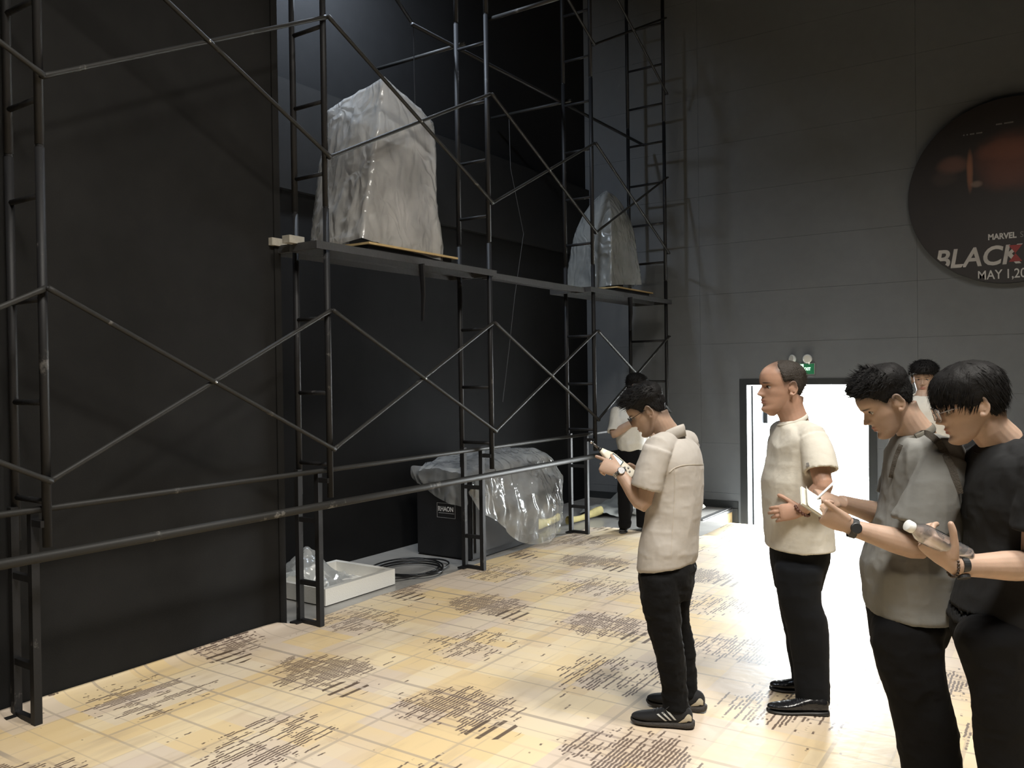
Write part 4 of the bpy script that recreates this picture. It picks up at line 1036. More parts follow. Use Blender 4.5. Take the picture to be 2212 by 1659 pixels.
def shoe(parent, heel, toe, style, left=True):
    heel, toe = np.array(heel, float), np.array(toe, float); L = np.linalg.norm(toe-heel); f = (toe-heel)/L; sd = np.cross(f, ZU)
    def sect(t, w, z0, z1, n=20, fl=.0, ex=2.6):
        r_ = []
        for q in range(n):
            a = 2*math.pi*q/n; c, s_ = math.cos(a), math.sin(a)
            u = np.sign(c)*abs(c)**(2/ex)*w; v = (z0+z1)/2+np.sign(s_)*abs(s_)**(2/ex)*(z1-z0)/2
            if s_ > 0: u *= 1-.28*s_**2
            r_.append(tuple(heel+f*L*t+sd*u+ZU*v))
        return r_
    if style == 'sneaker':
        up = [(.00, .018, .030, .060), (.03, .028, .024, .088), (.10, .034, .020, .100), (.20, .036, .018, .104), (.30, .036, .018, .100), (.40, .038, .018, .090), (.52, .042, .018, .076), (.65, .046, .018, .064), (.78, .046, .018, .056), (.90, .038, .020, .050), (.97, .024, .024, .042), (1.0, .010, .028, .034)]
        so = [(-.03, .018, .012, .030), (.0, .032, .004, .034), (.10, .038, .0, .034), (.30, .037, .0, .030), (.5, .042, .0, .027), (.70, .047, .0, .024), (.88, .042, .001, .022), (.97, .028, .006, .022), (1.01, .012, .014, .024)]
    else:
        up = [(.00, .020, .024, .060), (.03, .029, .020, .078), (.10, .033, .018, .088), (.22, .034, .016, .094), (.34, .034, .016, .090), (.46, .037, .016, .074), (.58, .041, .016, .062), (.72, .043, .016, .052), (.85, .038, .016, .046), (.94, .029, .018, .042), (.985, .018, .020, .036), (1.0, .008, .022, .030)]
        so = [(-.01, .020, .0, .022), (.02, .032, .0, .024), (.22, .034, .0, .022), (.30, .033, .004, .020), (.42, .036, .004, .018), (.6, .042, .001, .016), (.75, .0445, .0, .016), (.88, .038, .0, .016), (.97, .026, .002, .016), (1.01, .010, .006, .016)]
    z = .004
    b = MB(); b.rings([sect(t, w, a+z, c+z) for t, w, a, c in up]); me = b.mesh('shoe', True)
    o = bpy.data.objects.new('t', me); col.objects.link(o); q = o.modifiers.new('s', 'SUBSURF'); q.levels = 1
    me2 = bpy.data.meshes.new_from_object(o.evaluated_get(bpy.context.evaluated_depsgraph_get())); bpy.data.objects.remove(o)
    M_UP = {'sneaker': mat('black_knit_shoe', (.012, .012, .013), .8, bump=.5, bscale=400), 'leather': mat('black_polished_leather', (.010, .010, .011), .22, spec=.6, bump=.35, bscale=50), 'plain': mat('grey_suede_shoe', (.05, .05, .052), .8)}[style]
    M_SO = {'sneaker': mat('dark_foam_sole', (.035, .030, .026), .7, bump=.5, bscale=200), 'leather': mat('black_leather_sole', (.012, .011, .010), .5), 'plain': mat('grey_rubber_sole', (.06, .06, .06), .7)}[style]
    me2.polygons.foreach_set('use_smooth', [True]*len(me2.polygons))
    sh = link('shoe', me2, M_UP, parent)
    b = MB(); b.rings([sect(t, w, a+z-.002, c+z, 20, 0, 3.2) for t, w, a, c in so]); b.obj('sole', M_SO, sh, True)
    def surf(t, h, out=.0022, side=-1):
        w = np.interp(t, [r[0] for r in up], [r[1] for r in up]); z0 = np.interp(t, [r[0] for r in up], [r[2] for r in up]); z1 = np.interp(t, [r[0] for r in up], [r[3] for r in up])
        zz = z0+(z1-z0)*h; v = abs(2*h-1); u = w*(1-v**2.6)**(1/2.6); u *= (1-.28*max(0, 2*h-1)**2)
        return heel+f*L*t+sd*side*(u+out)+ZU*(zz+z)
    if style == 'sneaker':
        for sd_ in (-1, 1):
            for q in range(3):
                t0 = .555-.075*q; b = MB(); n = 6; A_ = []
                for i in range(n+1):
                    e_ = i/n; tt = t0-.135*e_; hh = .82-.60*e_+.03*q
                    A_ += [surf(tt-.017, hh, .0026, sd_), surf(tt+.017, hh, .0026, sd_)]
                b.add(A_, [(2*i, 2*i+1, 2*i+3, 2*i+2) for i in range(n)]); b.obj('stripe', mat('pale_stripe', (.50, .50, .47), .6), sh)
            b = MB(); A_ = []; n = 10
            for i in range(n+1):
                t = .012+.235*i/n; top = np.interp(i/n, [0, .25, .5, 1], [.70, .72, .40, .06])
                A_ += [surf(t, .02, .003, sd_), surf(t, .02+(top-.02)*.5, .0045, sd_), surf(t, top, .003, sd_)]
            b.add(A_, [(3*i+j, 3*i+j+1, 3*i+4+j, 3*i+3+j) for i in range(n) for j in (0, 1)]); b.obj('heel_counter', mat('cream_heel', (.55, .50, .38), .5), sh, True)
        b = MB()
        for q in range(5):
            t = .40+.06*q; b.tube([surf(t, .90, .003, -1), surf(t, .985, .004, -1), surf(t, .985, .004, 1), surf(t, .90, .003, 1)], .0022, 6)
        b.tube([surf(.40, .98, .006, -1), surf(.36, .97, .02, -1)+ZU*.012, surf(.46, .9, .022, -1)+ZU*.004, surf(.44, .97, .008, 1)], .0022, 6)
        b.obj('laces', mat('black_lace', (.02, .02, .02), .8), sh, True)
    if style == 'leather':
        b = MB()
        for q in range(4):
            t = .40+.035*q; b.tube([surf(t, .93, .0015, -1), surf(t, .99, .002, -1), surf(t, .99, .002, 1), surf(t, .93, .0015, 1)], .0016, 6)
        b.obj('laces', mat('black_lace', (.02, .02, .02), .8), sh, True)
    return sh
def garment(mb, voxel, sm, name, m, parent, folds, seed):
    me = remesh(mb, voxel, sm)
    for amp, sc, st in folds: fold(me, amp, sc, st, seed)
    return link(name, me, m, parent)
def collar_ring(parent, c, ax, r, m, name='neckband', w=.011, tilt=0, flat=.9):
    'ribbed neckline around the neck: c centre, ax = (side, forward, up) axes, r radii'
    b = MB(); n = 40; rs = []
    for q in range(n):
        a = 2*math.pi*q/n; p = c+ax[0]*r[0]*math.cos(a)+ax[1]*r[1]*math.sin(a)+ax[2]*(tilt*math.sin(a)); o_ = unit(ax[0]*math.cos(a)+ax[1]*math.sin(a))
        rs.append([tuple(p+o_*.004*math.cos(t)+ax[2]*w*math.sin(t)) for t in (2*math.pi*k/8 for k in range(8))])
    b.rings(rs, closed=True); return b.obj(name, m, parent, True)
def ground(px, py): q = ONZ(px, py, 0.0); return np.array((q[0], q[1], 0.0))
ZF = np.array((0, 0, 0.0))

from mathutils.bvhtree import BVHTree
def on_cloth(o, px, py, off=.003):
    'point on the garment surface that the ray through a pixel meets first'
    if 'bvh' not in MAT: MAT['bvh'] = {}
    w = wloc(o)
    if o.name not in MAT['bvh']:
        me = o.data; MAT['bvh'][o.name] = BVHTree.FromPolygons([v.co+w for v in me.vertices], [tuple(p.vertices) for p in me.polygons])
    r = Vector(_ray(px, py)); loc, n, i, d = MAT['bvh'][o.name].ray_cast(Vector(CAM), r)
    if loc is None: return None
    if n.dot(r) > 0: n = -n
    return np.array(loc+n*off)
def cloth_ribbon(o, pxs, w, name, m, parent, off=.003, k=8, th=.0014):
    A = np.array(pxs, float); t = np.arange(len(A)); tt = np.linspace(0, len(A)-1, (len(A)-1)*k+1); P = []
    for x, y in zip(interp_smooth(t, A[:, 0], tt), interp_smooth(t, A[:, 1], tt)):
        q = on_cloth(o, x, y, off)
        if q is not None and (not P or np.linalg.norm(q-P[-1]) < .06): P.append(q)
    for _ in range(2): P = [P[0]]+[(P[i-1]+P[i]*2+P[i+1])/4 for i in range(1, len(P)-1)]+[P[-1]]
    b = MB(); rs = []
    for i, p in enumerate(P):
        t_ = unit(P[min(i+1, len(P)-1)]-P[max(i-1, 0)]); v = unit(p-CAM); s_ = unit(np.cross(t_, v)); n_ = np.cross(t_, s_)
        rs.append([tuple(p+s_*w+n_*th), tuple(p-s_*w+n_*th), tuple(p-s_*w-n_*th), tuple(p+s_*w-n_*th)])
    b.rings(rs); return b.obj(name, m, parent)
def band(parent, c, sd, fw, r, h, tilt, m, name='collar', flare=.004, t=.004, gap=0.0):
    'standing fabric collar, open at the front by gap radians'
    n = 44; rs = []; b = MB()
    for q in range(n+1):
        a = math.pi/2+gap+(2*math.pi-2*gap)*q/n; o_ = sd*math.cos(a)+fw*math.sin(a); k = ZU*tilt*math.sin(a)
        p0 = c+sd*r[0]*math.cos(a)+fw*r[1]*math.sin(a)+k-ZU*.022; p1 = p0-o_*flare+ZU*(h+.022)
        rs.append([tuple(p0), tuple(p1), tuple(p1+o_*t+ZU*.001), tuple(p1+o_*(t+.005)-ZU*h*.35), tuple(p0+o_*(t+.007)+ZU*.002)])
    b.rings(rs, cap=True); return b.obj(name, m, parent, True)
def beads(parent, p, axis, face, r, n, br, m, name='bead_bracelet'):
    axis = unit(axis); face = unit(np.array(face)-axis*(np.array(face)@axis)); s = np.cross(axis, face); rg = random.Random(5)
    b = MB(); b.tube([p+(face*math.cos(a)*.85+s*math.sin(a))*r for a in np.linspace(0, 2*math.pi, 33)], .0015, 5); o = b.obj(name, m, parent)
    for q in range(n):
        a = 2*math.pi*q/n; b = MB(); b.ball(p+(face*math.cos(a)*.85+s*math.sin(a))*r, br*rg.uniform(.92, 1.08), 12, 8); b.obj('bead', m, o, True)
def nails(parent, tips, R=None):
    pass
def torso_core(mb, Sc, sd, hs, waist, r=.075):
    mb.tube([Sc-sd*hs, Sc, Sc+sd*hs], [.036, .052, .036], 16); mb.tube([Sc, (np.array(Sc)+np.array(waist))/2, waist], [.07, r, r*.9], 16)
def neck(mb, hd, base, r=.056):
    P0, P1 = hd.w((0, -.040, .085)), hd.w((0, -.030, .045)); base = np.array(base)
    P, R_ = spline([P0, P1, (P1*.45+base*.55), base, base-ZU*.04], [r*.95*hd.k, r*hd.k, r*1.0, r*1.06, r*1.05], 3); mb.tube(P, R_, 20)
def body(mb, hd, root, skin, voxel=.0032, sm=3, **kw):
    me = remesh(mb, voxel, sm, .5); hd.tint(me, **kw); return link('body', me, skin, root)
def fx(phi):
    ph = math.radians(phi); f = -HR*math.cos(ph)+HF*math.sin(ph); return f, np.cross(f, ZU)

def shirt_body(mb, spec, d, phi, neckp, LS, RS, rt=.060):
    rs = rings_from(spec, d, phi); L = np.array(rs[-1]); c = L.mean(0)
    for k, up in ((.94, .001), (.93, .05)): rs.append([tuple(c+(p-c)*k+ZU*up) for p in L])
    mb.rings(rs); neckp = np.array(neckp)
    for S in (LS, RS): mb.tube([neckp-ZU*.030, neckp*.5+S*.5-ZU*.008, S-ZU*.004, S+(S-neckp)*.05-ZU*.03], [rt, rt*1.02, rt*1.06, rt*.9], 20)
def legs(mb, spec, d, phi, e=2.05):
    y, a, b_, r, dd, t = spec[0]; c, w = (a+b_)/2, (b_-a)/2
    rs = rings_from([(y-.2*w, c-w*.35, c+w*.35, r, dd, t), (y-.02*w, c-w*.72, c+w*.72, r, dd, t), (y+.25*w, c-w*.93, c+w*.93, r, dd, t)]+[q for q in spec[1:]], d, phi, e=e); mb.rings(rs)
HL = {  # hairlines by angle from the face (see AZ): front ... sideburn ... ear ... nape
 'crop':  [.186, .184, .172, .150, .118, .132, .134, .108, .080, .062, .056, .055],
 'bald':  [.226, .224, .214, .186, .130, .136, .136, .108, .080, .062, .056, .055],
 'bowl':  [.142, .140, .136, .130, .118, .112, .120, .090, .062, .044, .036, .034],
 'fringe': [.160, .158, .156, .146, .120, .130, .134, .108, .080, .062, .056, .055]}
def stub_from(hl, extra=.022):
    def f(x, y, z):
        az = np.degrees(np.abs(np.arctan2(x, y+.012))); zm = np.interp(az, AZ, HL[hl]); return np.clip((z-zm+extra)/extra, 0, 1)*.85
    return f

# ------------------------------------------------------------------ man with the sound level meter
def man_meter():
    d0 = 4.0; root = empty('person', ground(1452, 1548), 'man in beige-white short-sleeved shirt and black jeans holding a sound level meter', 'person', 'people on the stage')
    f, sd = fx(33); hd = Head(1405, 886, 4.0, 17, 31, 4, .94)
    Sc = PX(1452, 962, 4.0); hs = .178; LS, RS = Sc-sd*hs, Sc+sd*hs
    LE, LW = PX(1388, 1089, 3.86), PX(1338, 1020, 3.92); RE, RW = PX(1455, 1085, 4.30), PX(1384, 1026, 4.10)
    mb = MB(); hd.add(mb); neck(mb, hd, PX(1443, 938, 4.01), .055); torso_core(mb, Sc, sd, hs, PX(1450, 1040, 4.0))
    arm(mb, LS, LE, LW, .95); arm(mb, RS, RE, RW, .95)
    dl = -HR*.78+ZU*.34+HF*.42
    hand(mb, LW, dl, -HF*.85+ZU*.45-HR*.1, True, [(.12, .12, .08), (.85, .9, .5), (.95, 1.0, .5), (1.0, 1.0, .5)], .94, .03, (.75, .6, -.25), (.1, .2))
    hand(mb, RW, -HR*.86+ZU*.36-HF*.12, HF*.72+ZU*.4+HR*.25, False, [(.7, .7, .4), (.8, .8, .4), (.85, .8, .4), (.9, .8, .4)], .92, .03, (.75, .55, -.45), (.25, .35))
    body(mb, hd, root, SKIN, .0029, 2, stub=stub_from('crop', .03))
    hair(hd, root, HL['crop'], lambda az, z, x, y: np.interp(z, [.10, .15, .175, .205, .236], [.003, .006, .018, .026, .022])+.014*np.clip((z-.17)/.04, 0, 1)*np.clip((60-az)/60, 0, 1),
         lambda p, n, az: ((0, .75, .25)+n*.5 if p[2] > .17 else (0, -.3, -.9)+n*.12, .034 if p[2] > .172 else .010), M_HAIR, 2600, 3, jit=.16)
    glasses(hd, root, (.0265, .0195), .104); hd.eyes(root)
    M_SH = cloth_material('beige_white_linen', (.45, .42, .385), .85, 800, .22, 6)
    mb = MB(); shirt_body(mb, [(940, 1428, 1470, 1.0, 4.02, 0), (950, 1416, 1486, 1.35, 4.01, 0), (960, 1404, 1503, 1.75), (975, 1396, 1515, 1.75), (1000, 1393, 1521, 1.6), (1050, 1397, 1520, 1.5), (1100, 1396, 1517, 1.45), (1150, 1385, 1511, 1.4), (1190, 1378, 1508, 1.4), (1216, 1375, 1504, 1.4, 4.0, -.10), (1223, 1377, 1501, 1.4, 4.0, -.16)], 4.0, 33, PX(1446, 948, 4.01), LS, RS)
    hollow(mb, *spline([LS+f*.0-ZU*.005, LS*.62+LE*.38-sd*.012, LS*.30+LE*.70-sd*.012], [.066, .069, .0715], 4)); hollow(mb, *spline([RS, RS*.62+RE*.38, RS*.32+RE*.68], [.064, .067, .070], 4))
    sh = garment(mb, .0060, 2, 'shirt', M_SH, root, [(.0052, 5.5, (1, 1, 1.1)), (.0016, 17, (1, 1, 1.2))], 3.3)
    band(root, PX(1446, 947, 4.01), sd, f, (.066, .070), .036, -.034, M_SH, gap=.25)
    # yoke seam across the back
    M_SEAM = cloth_material('linen_seam', (.50, .46, .40), .9)
    cloth_ribbon(sh, [(1446, 1020), (1456, 1011), (1474, 1005), (1500, 1003), (1519, 1003)], .0022, 'yoke_seam', M_SEAM, sh, .001)
    cloth_ribbon(sh, [(1457, 1012), (1458, 1050), (1456, 1100), (1452, 1160), (1450, 1205)], .0014, 'back_seam', M_SEAM, sh, .0006)
    for w_, nme in ((LS*.30+LE*.70, 'sleeve_hem'),):
        ax = unit(LE-LS); b = MB(); c = w_-ax*.022-sd*.012; s1 = unit(np.cross(ax, HF)); s2 = np.cross(ax, s1); b.tube([c+(s1*math.cos(a)+s2*math.sin(a))*.0705 for a in np.linspace(0, 2*math.pi, 30)], .002, 5); b.obj(nme, M_SEAM, sh, True)
    mb = MB(); mb.rings(rings_from([(1195, 1384, 1498, 1.25), (1230, 1381, 1502, 1.2), (1265, 1383, 1496, 1.15), (1290, 1388, 1490, 1.1)], 4.0, 33))
    legs(mb, [(1235, 1382, 1470, 1.05, 3.93, 0), (1290, 1386, 1470, 1.05, 3.93, 0), (1340, 1396, 1471, 1.0, 3.93, 0), (1385, 1409, 1474, 1.0, 3.93, 0), (1420, 1419, 1478, 1.0, 3.94, 0), (1470, 1427, 1481, 1.0, 3.96, 0), (1505, 1431, 1486, 1.0, 3.98, 0), (1528, 1433, 1490, 1.0, 3.98, 0)], 3.94, 12, e=2.05)
    legs(mb, [(1235, 1430, 1500, 1.05, 4.12, 0), (1290, 1438, 1491, 1.1, 4.13, 0), (1325, 1444, 1486, 1.1, 4.13, 0), (1360, 1450, 1492, 1.1, 4.14, 0), (1400, 1456, 1500, 1.1, 4.15, 0), (1450, 1460, 1503, 1.1, 4.16, 0), (1502, 1462, 1506, 1.1, 4.17, 0)], 4.13, 12, e=2.05)
    garment(mb, .0065, 7, 'trousers', M_JEANS, root, [(.006, 10, (1, 1, 1.5)), (.003, 24, (1, 1, 1.3))], 1.3)
    shoe(root, ground(1497, 1573), ground(1364, 1560), 'sneaker'); shoe(root, ground(1523, 1538), ground(1398, 1520), 'sneaker')
    fa = unit(LW-LE); watch(root, LW-fa*.004, fa, -HF*.7+ZU*.5, .0285, M_STEELW, M_STEELW, links=16)
    # the meter itself
    E0, E1 = PX(1367, 1028, 4.0), PX(1298, 972, 4.0); ax = unit(E1-E0); nf = unit(-HF*.88+ZU*.42+HR*.18); nf = unit(nf-ax*(nf@ax)); wd = np.cross(ax, nf); L = np.linalg.norm(E1-E0)
    e = empty('sound_level_meter', E0, 'white handheld sound level meter with a lit screen, held by the man in beige shirt', 'meter')
    M_CASE = mat('ivory_instrument_case', (.66, .62, .52), .4); M_LCD = mat('lit_screen', (.7, .78, .76), .3, emit=(.75, .9, .88), estr=.55); M_BEZ = mat('dark_bezel', (.03, .05, .05), .4)
    b = MB(); b.rings([[tuple(E0+ax*L*t+wd*w_*np.sign(math.cos(a))*abs(math.cos(a))**.6+nf*h_*np.sign(math.sin(a))*abs(math.sin(a))**.6) for a in (2*math.pi*q/24 for q in range(24))] for t, w_, h_ in ((0, .018, .010), (.04, .026, .015), (.3, .028, .016), (.6, .030, .016), (.72, .029, .0155), (.88, .018, .013), (1.0, .011, .010))]); b.obj('case', M_CASE, e, True)
    c = E0+ax*L*.56+nf*.0158; b = MB(); b.obox(c, ax*.033, wd*.0205, nf*.0012); bz = b.obj('bezel', M_BEZ, e); b = MB(); b.obox(c+nf*.0008, ax*.028, wd*.016, nf*.0009); b.obj('screen', M_LCD, bz)
    for i, (u, v) in enumerate(((.22, -.010), (.22, .010), (.30, 0), (.14, 0))):
        p = E0+ax*L*u+wd*v+nf*.0155; b = MB(); b.tube([p, p+nf*.0025], .005, 12); b.obj('button', mat('grey_button', (.25, .25, .24), .5), e, True)
    q = E0+ax*L; b = MB(); b.tube([q, q+ax*.012], [.0105, .0105], 16); b.obj('collar', mat('dark_ring', (.02, .02, .02), .4), e, True)
    b = MB(); b.tube([q+ax*.010, q+ax*.055], [.0062, .0055], 12); b.obj('microphone_rod', mat('dark_metal_rod', (.10, .095, .09), .35, metal=.7), e, True)
    b = MB(); b.tube([q+ax*.053, q+ax*.066], [.0066, .0066], 12); b.obj('microphone_tip', M_STEELW, e, True)

# ------------------------------------------------------------------ balding man, hand on belly
def man_balding():
    d0 = 4.15; root = empty('person', ground(1735, 1520), 'balding man in off-white t-shirt and dark trousers with a hand on his belly', 'person', 'people on the stage')
    f, sd = fx(-4); hd = Head(1694, 838, 4.15, -6, 1, 0, 1.10)
    Sc = PX(1722, 938, 4.15); hs = .185; LS, RS = Sc-sd*hs, Sc+sd*hs
    LE, LW = PX(1779, 1050, 3.86), PX(1733, 1103, 3.93); RE, RW = PX(1752, 1050, 4.42), PX(1725, 1130, 4.38)
    mb = MB(); hd.add(mb); neck(mb, hd, PX(1716, 910, 4.15), .066); torso_core(mb, Sc, sd, hs, PX(1715, 1060, 4.15))
    # soft chin
    mb.ball(hd.w((0, .045, .012)), .030, 14, 10)
    arm(mb, LS, LE, LW, 1.06); arm(mb, RS, RE, RW, 1.05)
    hand(mb, LW, -HR*.86-ZU*.16+HF*.32, -HF*.93+ZU*.28-HR*.2, True, [(.12, .45, .35), (.12, .5, .35), (.15, .5, .4), (.2, .5, .4)], 1.0, .05, (.62, .70, -.2), (.2, .2))
    hand(mb, RW, -ZU*.9-HR*.3, HF, False, CURL0)
    body(mb, hd, root, SKIN_B, .0030, 2, stub=stub_from('bald', .02))
    hair(hd, root, HL['bald'], lambda az, z, x, y: np.interp(z, [.06, .12, .19, .236], [.004, .006, .0055, .003]),
         lambda p, n, az: ((0, -.6, -.55)+n*.15, .012), M_HAIRB, 2400, 8, r0=.0008, edge=.018)
    hd.eyes(root)
    M_SH = cloth_material('off_white_cotton', (.60, .57, .50), .9, 900, .35, 8)
    mb = MB(); shirt_body(mb, [(903, 1693, 1736, 1.0), (912, 1687, 1744, 1.4), (924, 1681, 1754, 2.0), (940, 1675, 1762, 2.15), (965, 1668, 1768, 1.85), (1000, 1662, 1772, 1.65), (1044, 1653, 1776, 1.5), (1086, 1654, 1782, 1.42), (1130, 1657, 1788, 1.38), (1168, 1660, 1792, 1.36), (1180, 1660, 1793, 1.36)], 4.15, 0, PX(1718, 922, 4.15), LS, RS, .064)
    hollow(mb, *spline([LS-ZU*.012, LS*.62+LE*.38-sd*.012+HR*.004, LS*.30+LE*.70-sd*.010], [.070, .074, .0775], 4)); hollow(mb, *spline([RS, RS*.6+RE*.4, RS*.3+RE*.7], [.066, .070, .074], 4))
    sh = garment(mb, .0062, 2, 'shirt', M_SH, root, [(.0050, 5.5, (1, 1, 1.0)), (.0014, 15, (1, 1, 1.2))], 7.3)
    collar_ring(root, PX(1712, 908, 4.15), (sd, unit(f-ZU*.42), unit(ZU+f*.42)), (.080, .074), M_SH)
    cloth_ribbon(sh, [(1745, 1000), (1746, 1004), (1747, 1008)], .007, 'sleeve_badge', mat('grey_badge', (.09, .08, .07), .6), sh, .002)
    mb = MB(); mb.rings(rings_from([(1165, 1670, 1786, 1.3), (1200, 1669, 1785, 1.25), (1240, 1673, 1776, 1.2), (1270, 1678, 1770, 1.15)], 4.15, 0))
    legs(mb, [(1215, 1672, 1780, .95, 4.06, 0), (1270, 1679, 1771, .95, 4.06, 0), (1300, 1685, 1772, .9, 4.06, 0), (1345, 1698, 1785, .85, 4.07, 0), (1390, 1708, 1788, .85, 4.08, 0), (1440, 1715, 1789, .85, 4.10, 0), (1490, 1719, 1790, .85, 4.11, 0), (1519, 1722, 1790, .85, 4.12, 0)], 4.08, 0, e=2.05)
    legs(mb, [(1215, 1672, 1770, .95, 4.26, 0), (1290, 1682, 1760, .95, 4.27, 0), (1350, 1692, 1764, .9, 4.30, 0), (1400, 1702, 1766, .9, 4.33, 0), (1450, 1710, 1768, .9, 4.36, 0), (1483, 1712, 1768, .9, 4.38, 0)], 4.3, 0, e=2.05)
    garment(mb, .0065, 7, 'trousers', M_PANTSB, root, [(.004, 6, (1, 1, .7)), (.002, 15, (1, 1, 1))], 4.4)
    shoe(root, ground(1790, 1546), ground(1657, 1538), 'leather'); shoe(root, ground(1772, 1500), ground(1663, 1490), 'leather')
    fa = unit(LW-LE); beads(root, LW+fa*.0, fa, -HF, .036, 15, .0078, mat('brown_wooden_bead', (.10, .040, .026), .35, var=.3, vscale=40))

# ------------------------------------------------------------------ man taking notes
def man_notes():
    d0 = 2.9; root = empty('person', ground(2000, 1840), 'man in grey t-shirt and black trousers bending his head over a small notepad', 'person', 'people on the stage')
    f, sd = fx(8); hd = Head(1924, 868, 2.9, 8, 31, 0, .93)
    Sc = PX(2000, 978, 2.9); hs = .180; LS, RS = Sc-sd*hs, Sc+sd*hs
    LE, LW = PX(1984, 1182, 2.70), PX(1837, 1139, 2.72); RE, RW = PX(1925, 1118, 3.10), PX(1816, 1086, 2.92)
    mb = MB(); hd.add(mb); neck(mb, hd, PX(1984, 945, 2.9), .057); torso_core(mb, Sc, sd, hs, PX(1990, 1100, 2.9))
    arm(mb, LS, LE, LW); arm(mb, RS, RE, RW)
    hand(mb, LW, -HR*.86+ZU*.46+HF*.05, -HF*.86-ZU*.42, True, [(.95, 1.1, .5), (1.0, 1.15, .5), (1.05, 1.15, .5), (1.1, 1.15, .5)], .95, .02, (.97, .20, .05), (.0, .0))
    hand(mb, RW, -HR*.84+ZU*.30-HF*.12, ZU*.80+HR*.2-HF*.35, False, [(.55, .75, .45), (.85, 1.0, .5), (1.0, 1.2, .6), (1.1, 1.2, .6)], .95, .02, (.85, .45, -.35), (.2, .25))
    body(mb, hd, root, SKIN, .0029, 2, stub=stub_from('crop', .03))
    hair(hd, root, HL['crop'], lambda az, z, x, y: np.interp(z, [.10, .15, .18, .205, .236], [.002, .004, .012, .024, .026])+.016*np.clip((z-.165)/.03, 0, 1)*np.clip((45-az)/45, 0, 1),
         lambda p, n, az: (((0, .6, .25)+n*.65, .034) if p[2] > .18 and az < 110 else ((0, -.2, -.9)+n*.06, .008)), M_HAIR, 3000, 5)
    hd.eyes(root)
    M_SH = cloth_material('grey_cotton', (.185, .185, .175), .9, 900, .35, 7)
    mb = MB(); shirt_body(mb, [(934, 1948, 2006, 1.0), (945, 1938, 2022, 1.5), (958, 1932, 2040, 2.0), (980, 1927, 2058, 2.0), (1015, 1921, 2069, 1.7), (1050, 1917, 2074, 1.55), (1085, 1911, 2076, 1.45), (1125, 1902, 2075, 1.42), (1165, 1891, 2073, 1.4), (1200, 1880, 2070, 1.38), (1228, 1873, 2067, 1.36), (1265, 1876, 2063, 1.34), (1300, 1879, 2061, 1.32), (1317, 1880, 2060, 1.32)], 2.9, 8, PX(1988, 955, 2.9), LS, RS, .062)
    hollow(mb, *spline([LS-ZU*.012, LS*.62+LE*.38-sd*.014-HR*.004, LS*.22+LE*.78-sd*.012-HR*.022], [.070, .079, .086], 4)); hollow(mb, *spline([RS, RS*.6+RE*.4, RS*.3+RE*.7], [.064, .070, .078], 4))
    sh = garment(mb, .0058, 2, 'shirt', M_SH, root, [(.0075, 7.0, (1, 1, .9)), (.0028, 17, (1, 1, .9))], 9.1)
    collar_ring(root, PX(1976, 938, 2.9), (sd, unit(f-ZU*.50), unit(ZU+f*.50)), (.072, .066), cloth_material('olive_grey_rib', (.13, .12, .10), .9), w=.013)
    mb = MB(); mb.rings(rings_from([(1290, 1886, 2054, 1.25), (1320, 1883, 2050, 1.2), (1350, 1884, 2042, 1.15), (1380, 1886, 2032, 1.1)], 2.9, 8))
    legs(mb, [(1330, 1884, 2046, .82, 2.82, 0), (1380, 1887, 2030, .85, 2.82, 0), (1420, 1895, 2031, .85, 2.82, 0), (1460, 1907, 2037, .85, 2.82, 0), (1510, 1922, 2047, .85, 2.83, 0), (1570, 1937, 2063, .85, 2.84, 0), (1640, 1950, 2070, .85, 2.85, 0), (1740, 1965, 2072, .85, 2.86, 0), (1840, 1975, 2074, .85, 2.88, 0)], 2.84, 8, e=2.05)
    legs(mb, [(1330, 1890, 2040, .8, 2.99, 0), (1400, 1900, 2026, .85, 3.0, 0), (1500, 1930, 2036, .85, 3.02, 0), (1620, 1958, 2056, .85, 3.03, 0), (1790, 1980, 2064, .85, 3.05, 0)], 3.0, 8, e=2.05)
    garment(mb, .0062, 7, 'trousers', M_PANTS, root, [(.006, 7, (1, 1, .9)), (.003, 16, (1, 1, 1))], 5.5)
    shoe(root, ground(2090, 1895), ground(1900, 1880), 'sneaker'); shoe(root, ground(2085, 1820), ground(1915, 1808), 'sneaker')
    fa = unit(LW-LE); watch(root, LW-fa*.008, fa, -HF*.75+ZU*.1-fa*.1, .0300, M_BLACKR, M_BLACKR, w=.011)
    # crossbody strap
    e = empty('crossbody_bag', PX(2075, 1075, 2.8), 'dark crossbody bag strap slung over the grey t-shirt', 'bag')
    M_ST = mat('dark_olive_strap', (.06, .052, .042), .7, bump=.3, bscale=200)
    def strap(pts, w, name):
        pts = [np.array(p) for p in pts]; P, _ = spline(pts, [1]*len(pts), 6); P = [np.array(p) for p in P]; b = MB(); rs = []
        for i, p in enumerate(P):
            t = unit(P[min(i+1, len(P)-1)]-P[max(i-1, 0)]); o_ = unit(np.cross(t, unit(HR*.2+ZU*.1-HF))); n_ = np.cross(t, o_)
            rs.append([tuple(p+o_*w+n_*.0015), tuple(p-o_*w+n_*.0015), tuple(p-o_*w-n_*.0015), tuple(p+o_*w-n_*.0015)])
        b.rings(rs); return b.obj(name, M_ST, e)
    cloth_ribbon(sh, [(1978, 946), (1998, 938), (2024, 953), (2048, 993), (2062, 1032), (2070, 1066)], .011, 'strap', M_ST, e, .004)
    cloth_ribbon(sh, [(1950, 962), (1940, 985), (1933, 1010), (1928, 1032)], .009, 'strap', M_ST, e, .004)
    strap([PX(2071, 1066, 2.78), PX(2077, 1080, 2.785), PX(2080, 1110, 2.80), PX(2078, 1150, 2.81), PX(2072, 1190, 2.83)], .006, 'strap')
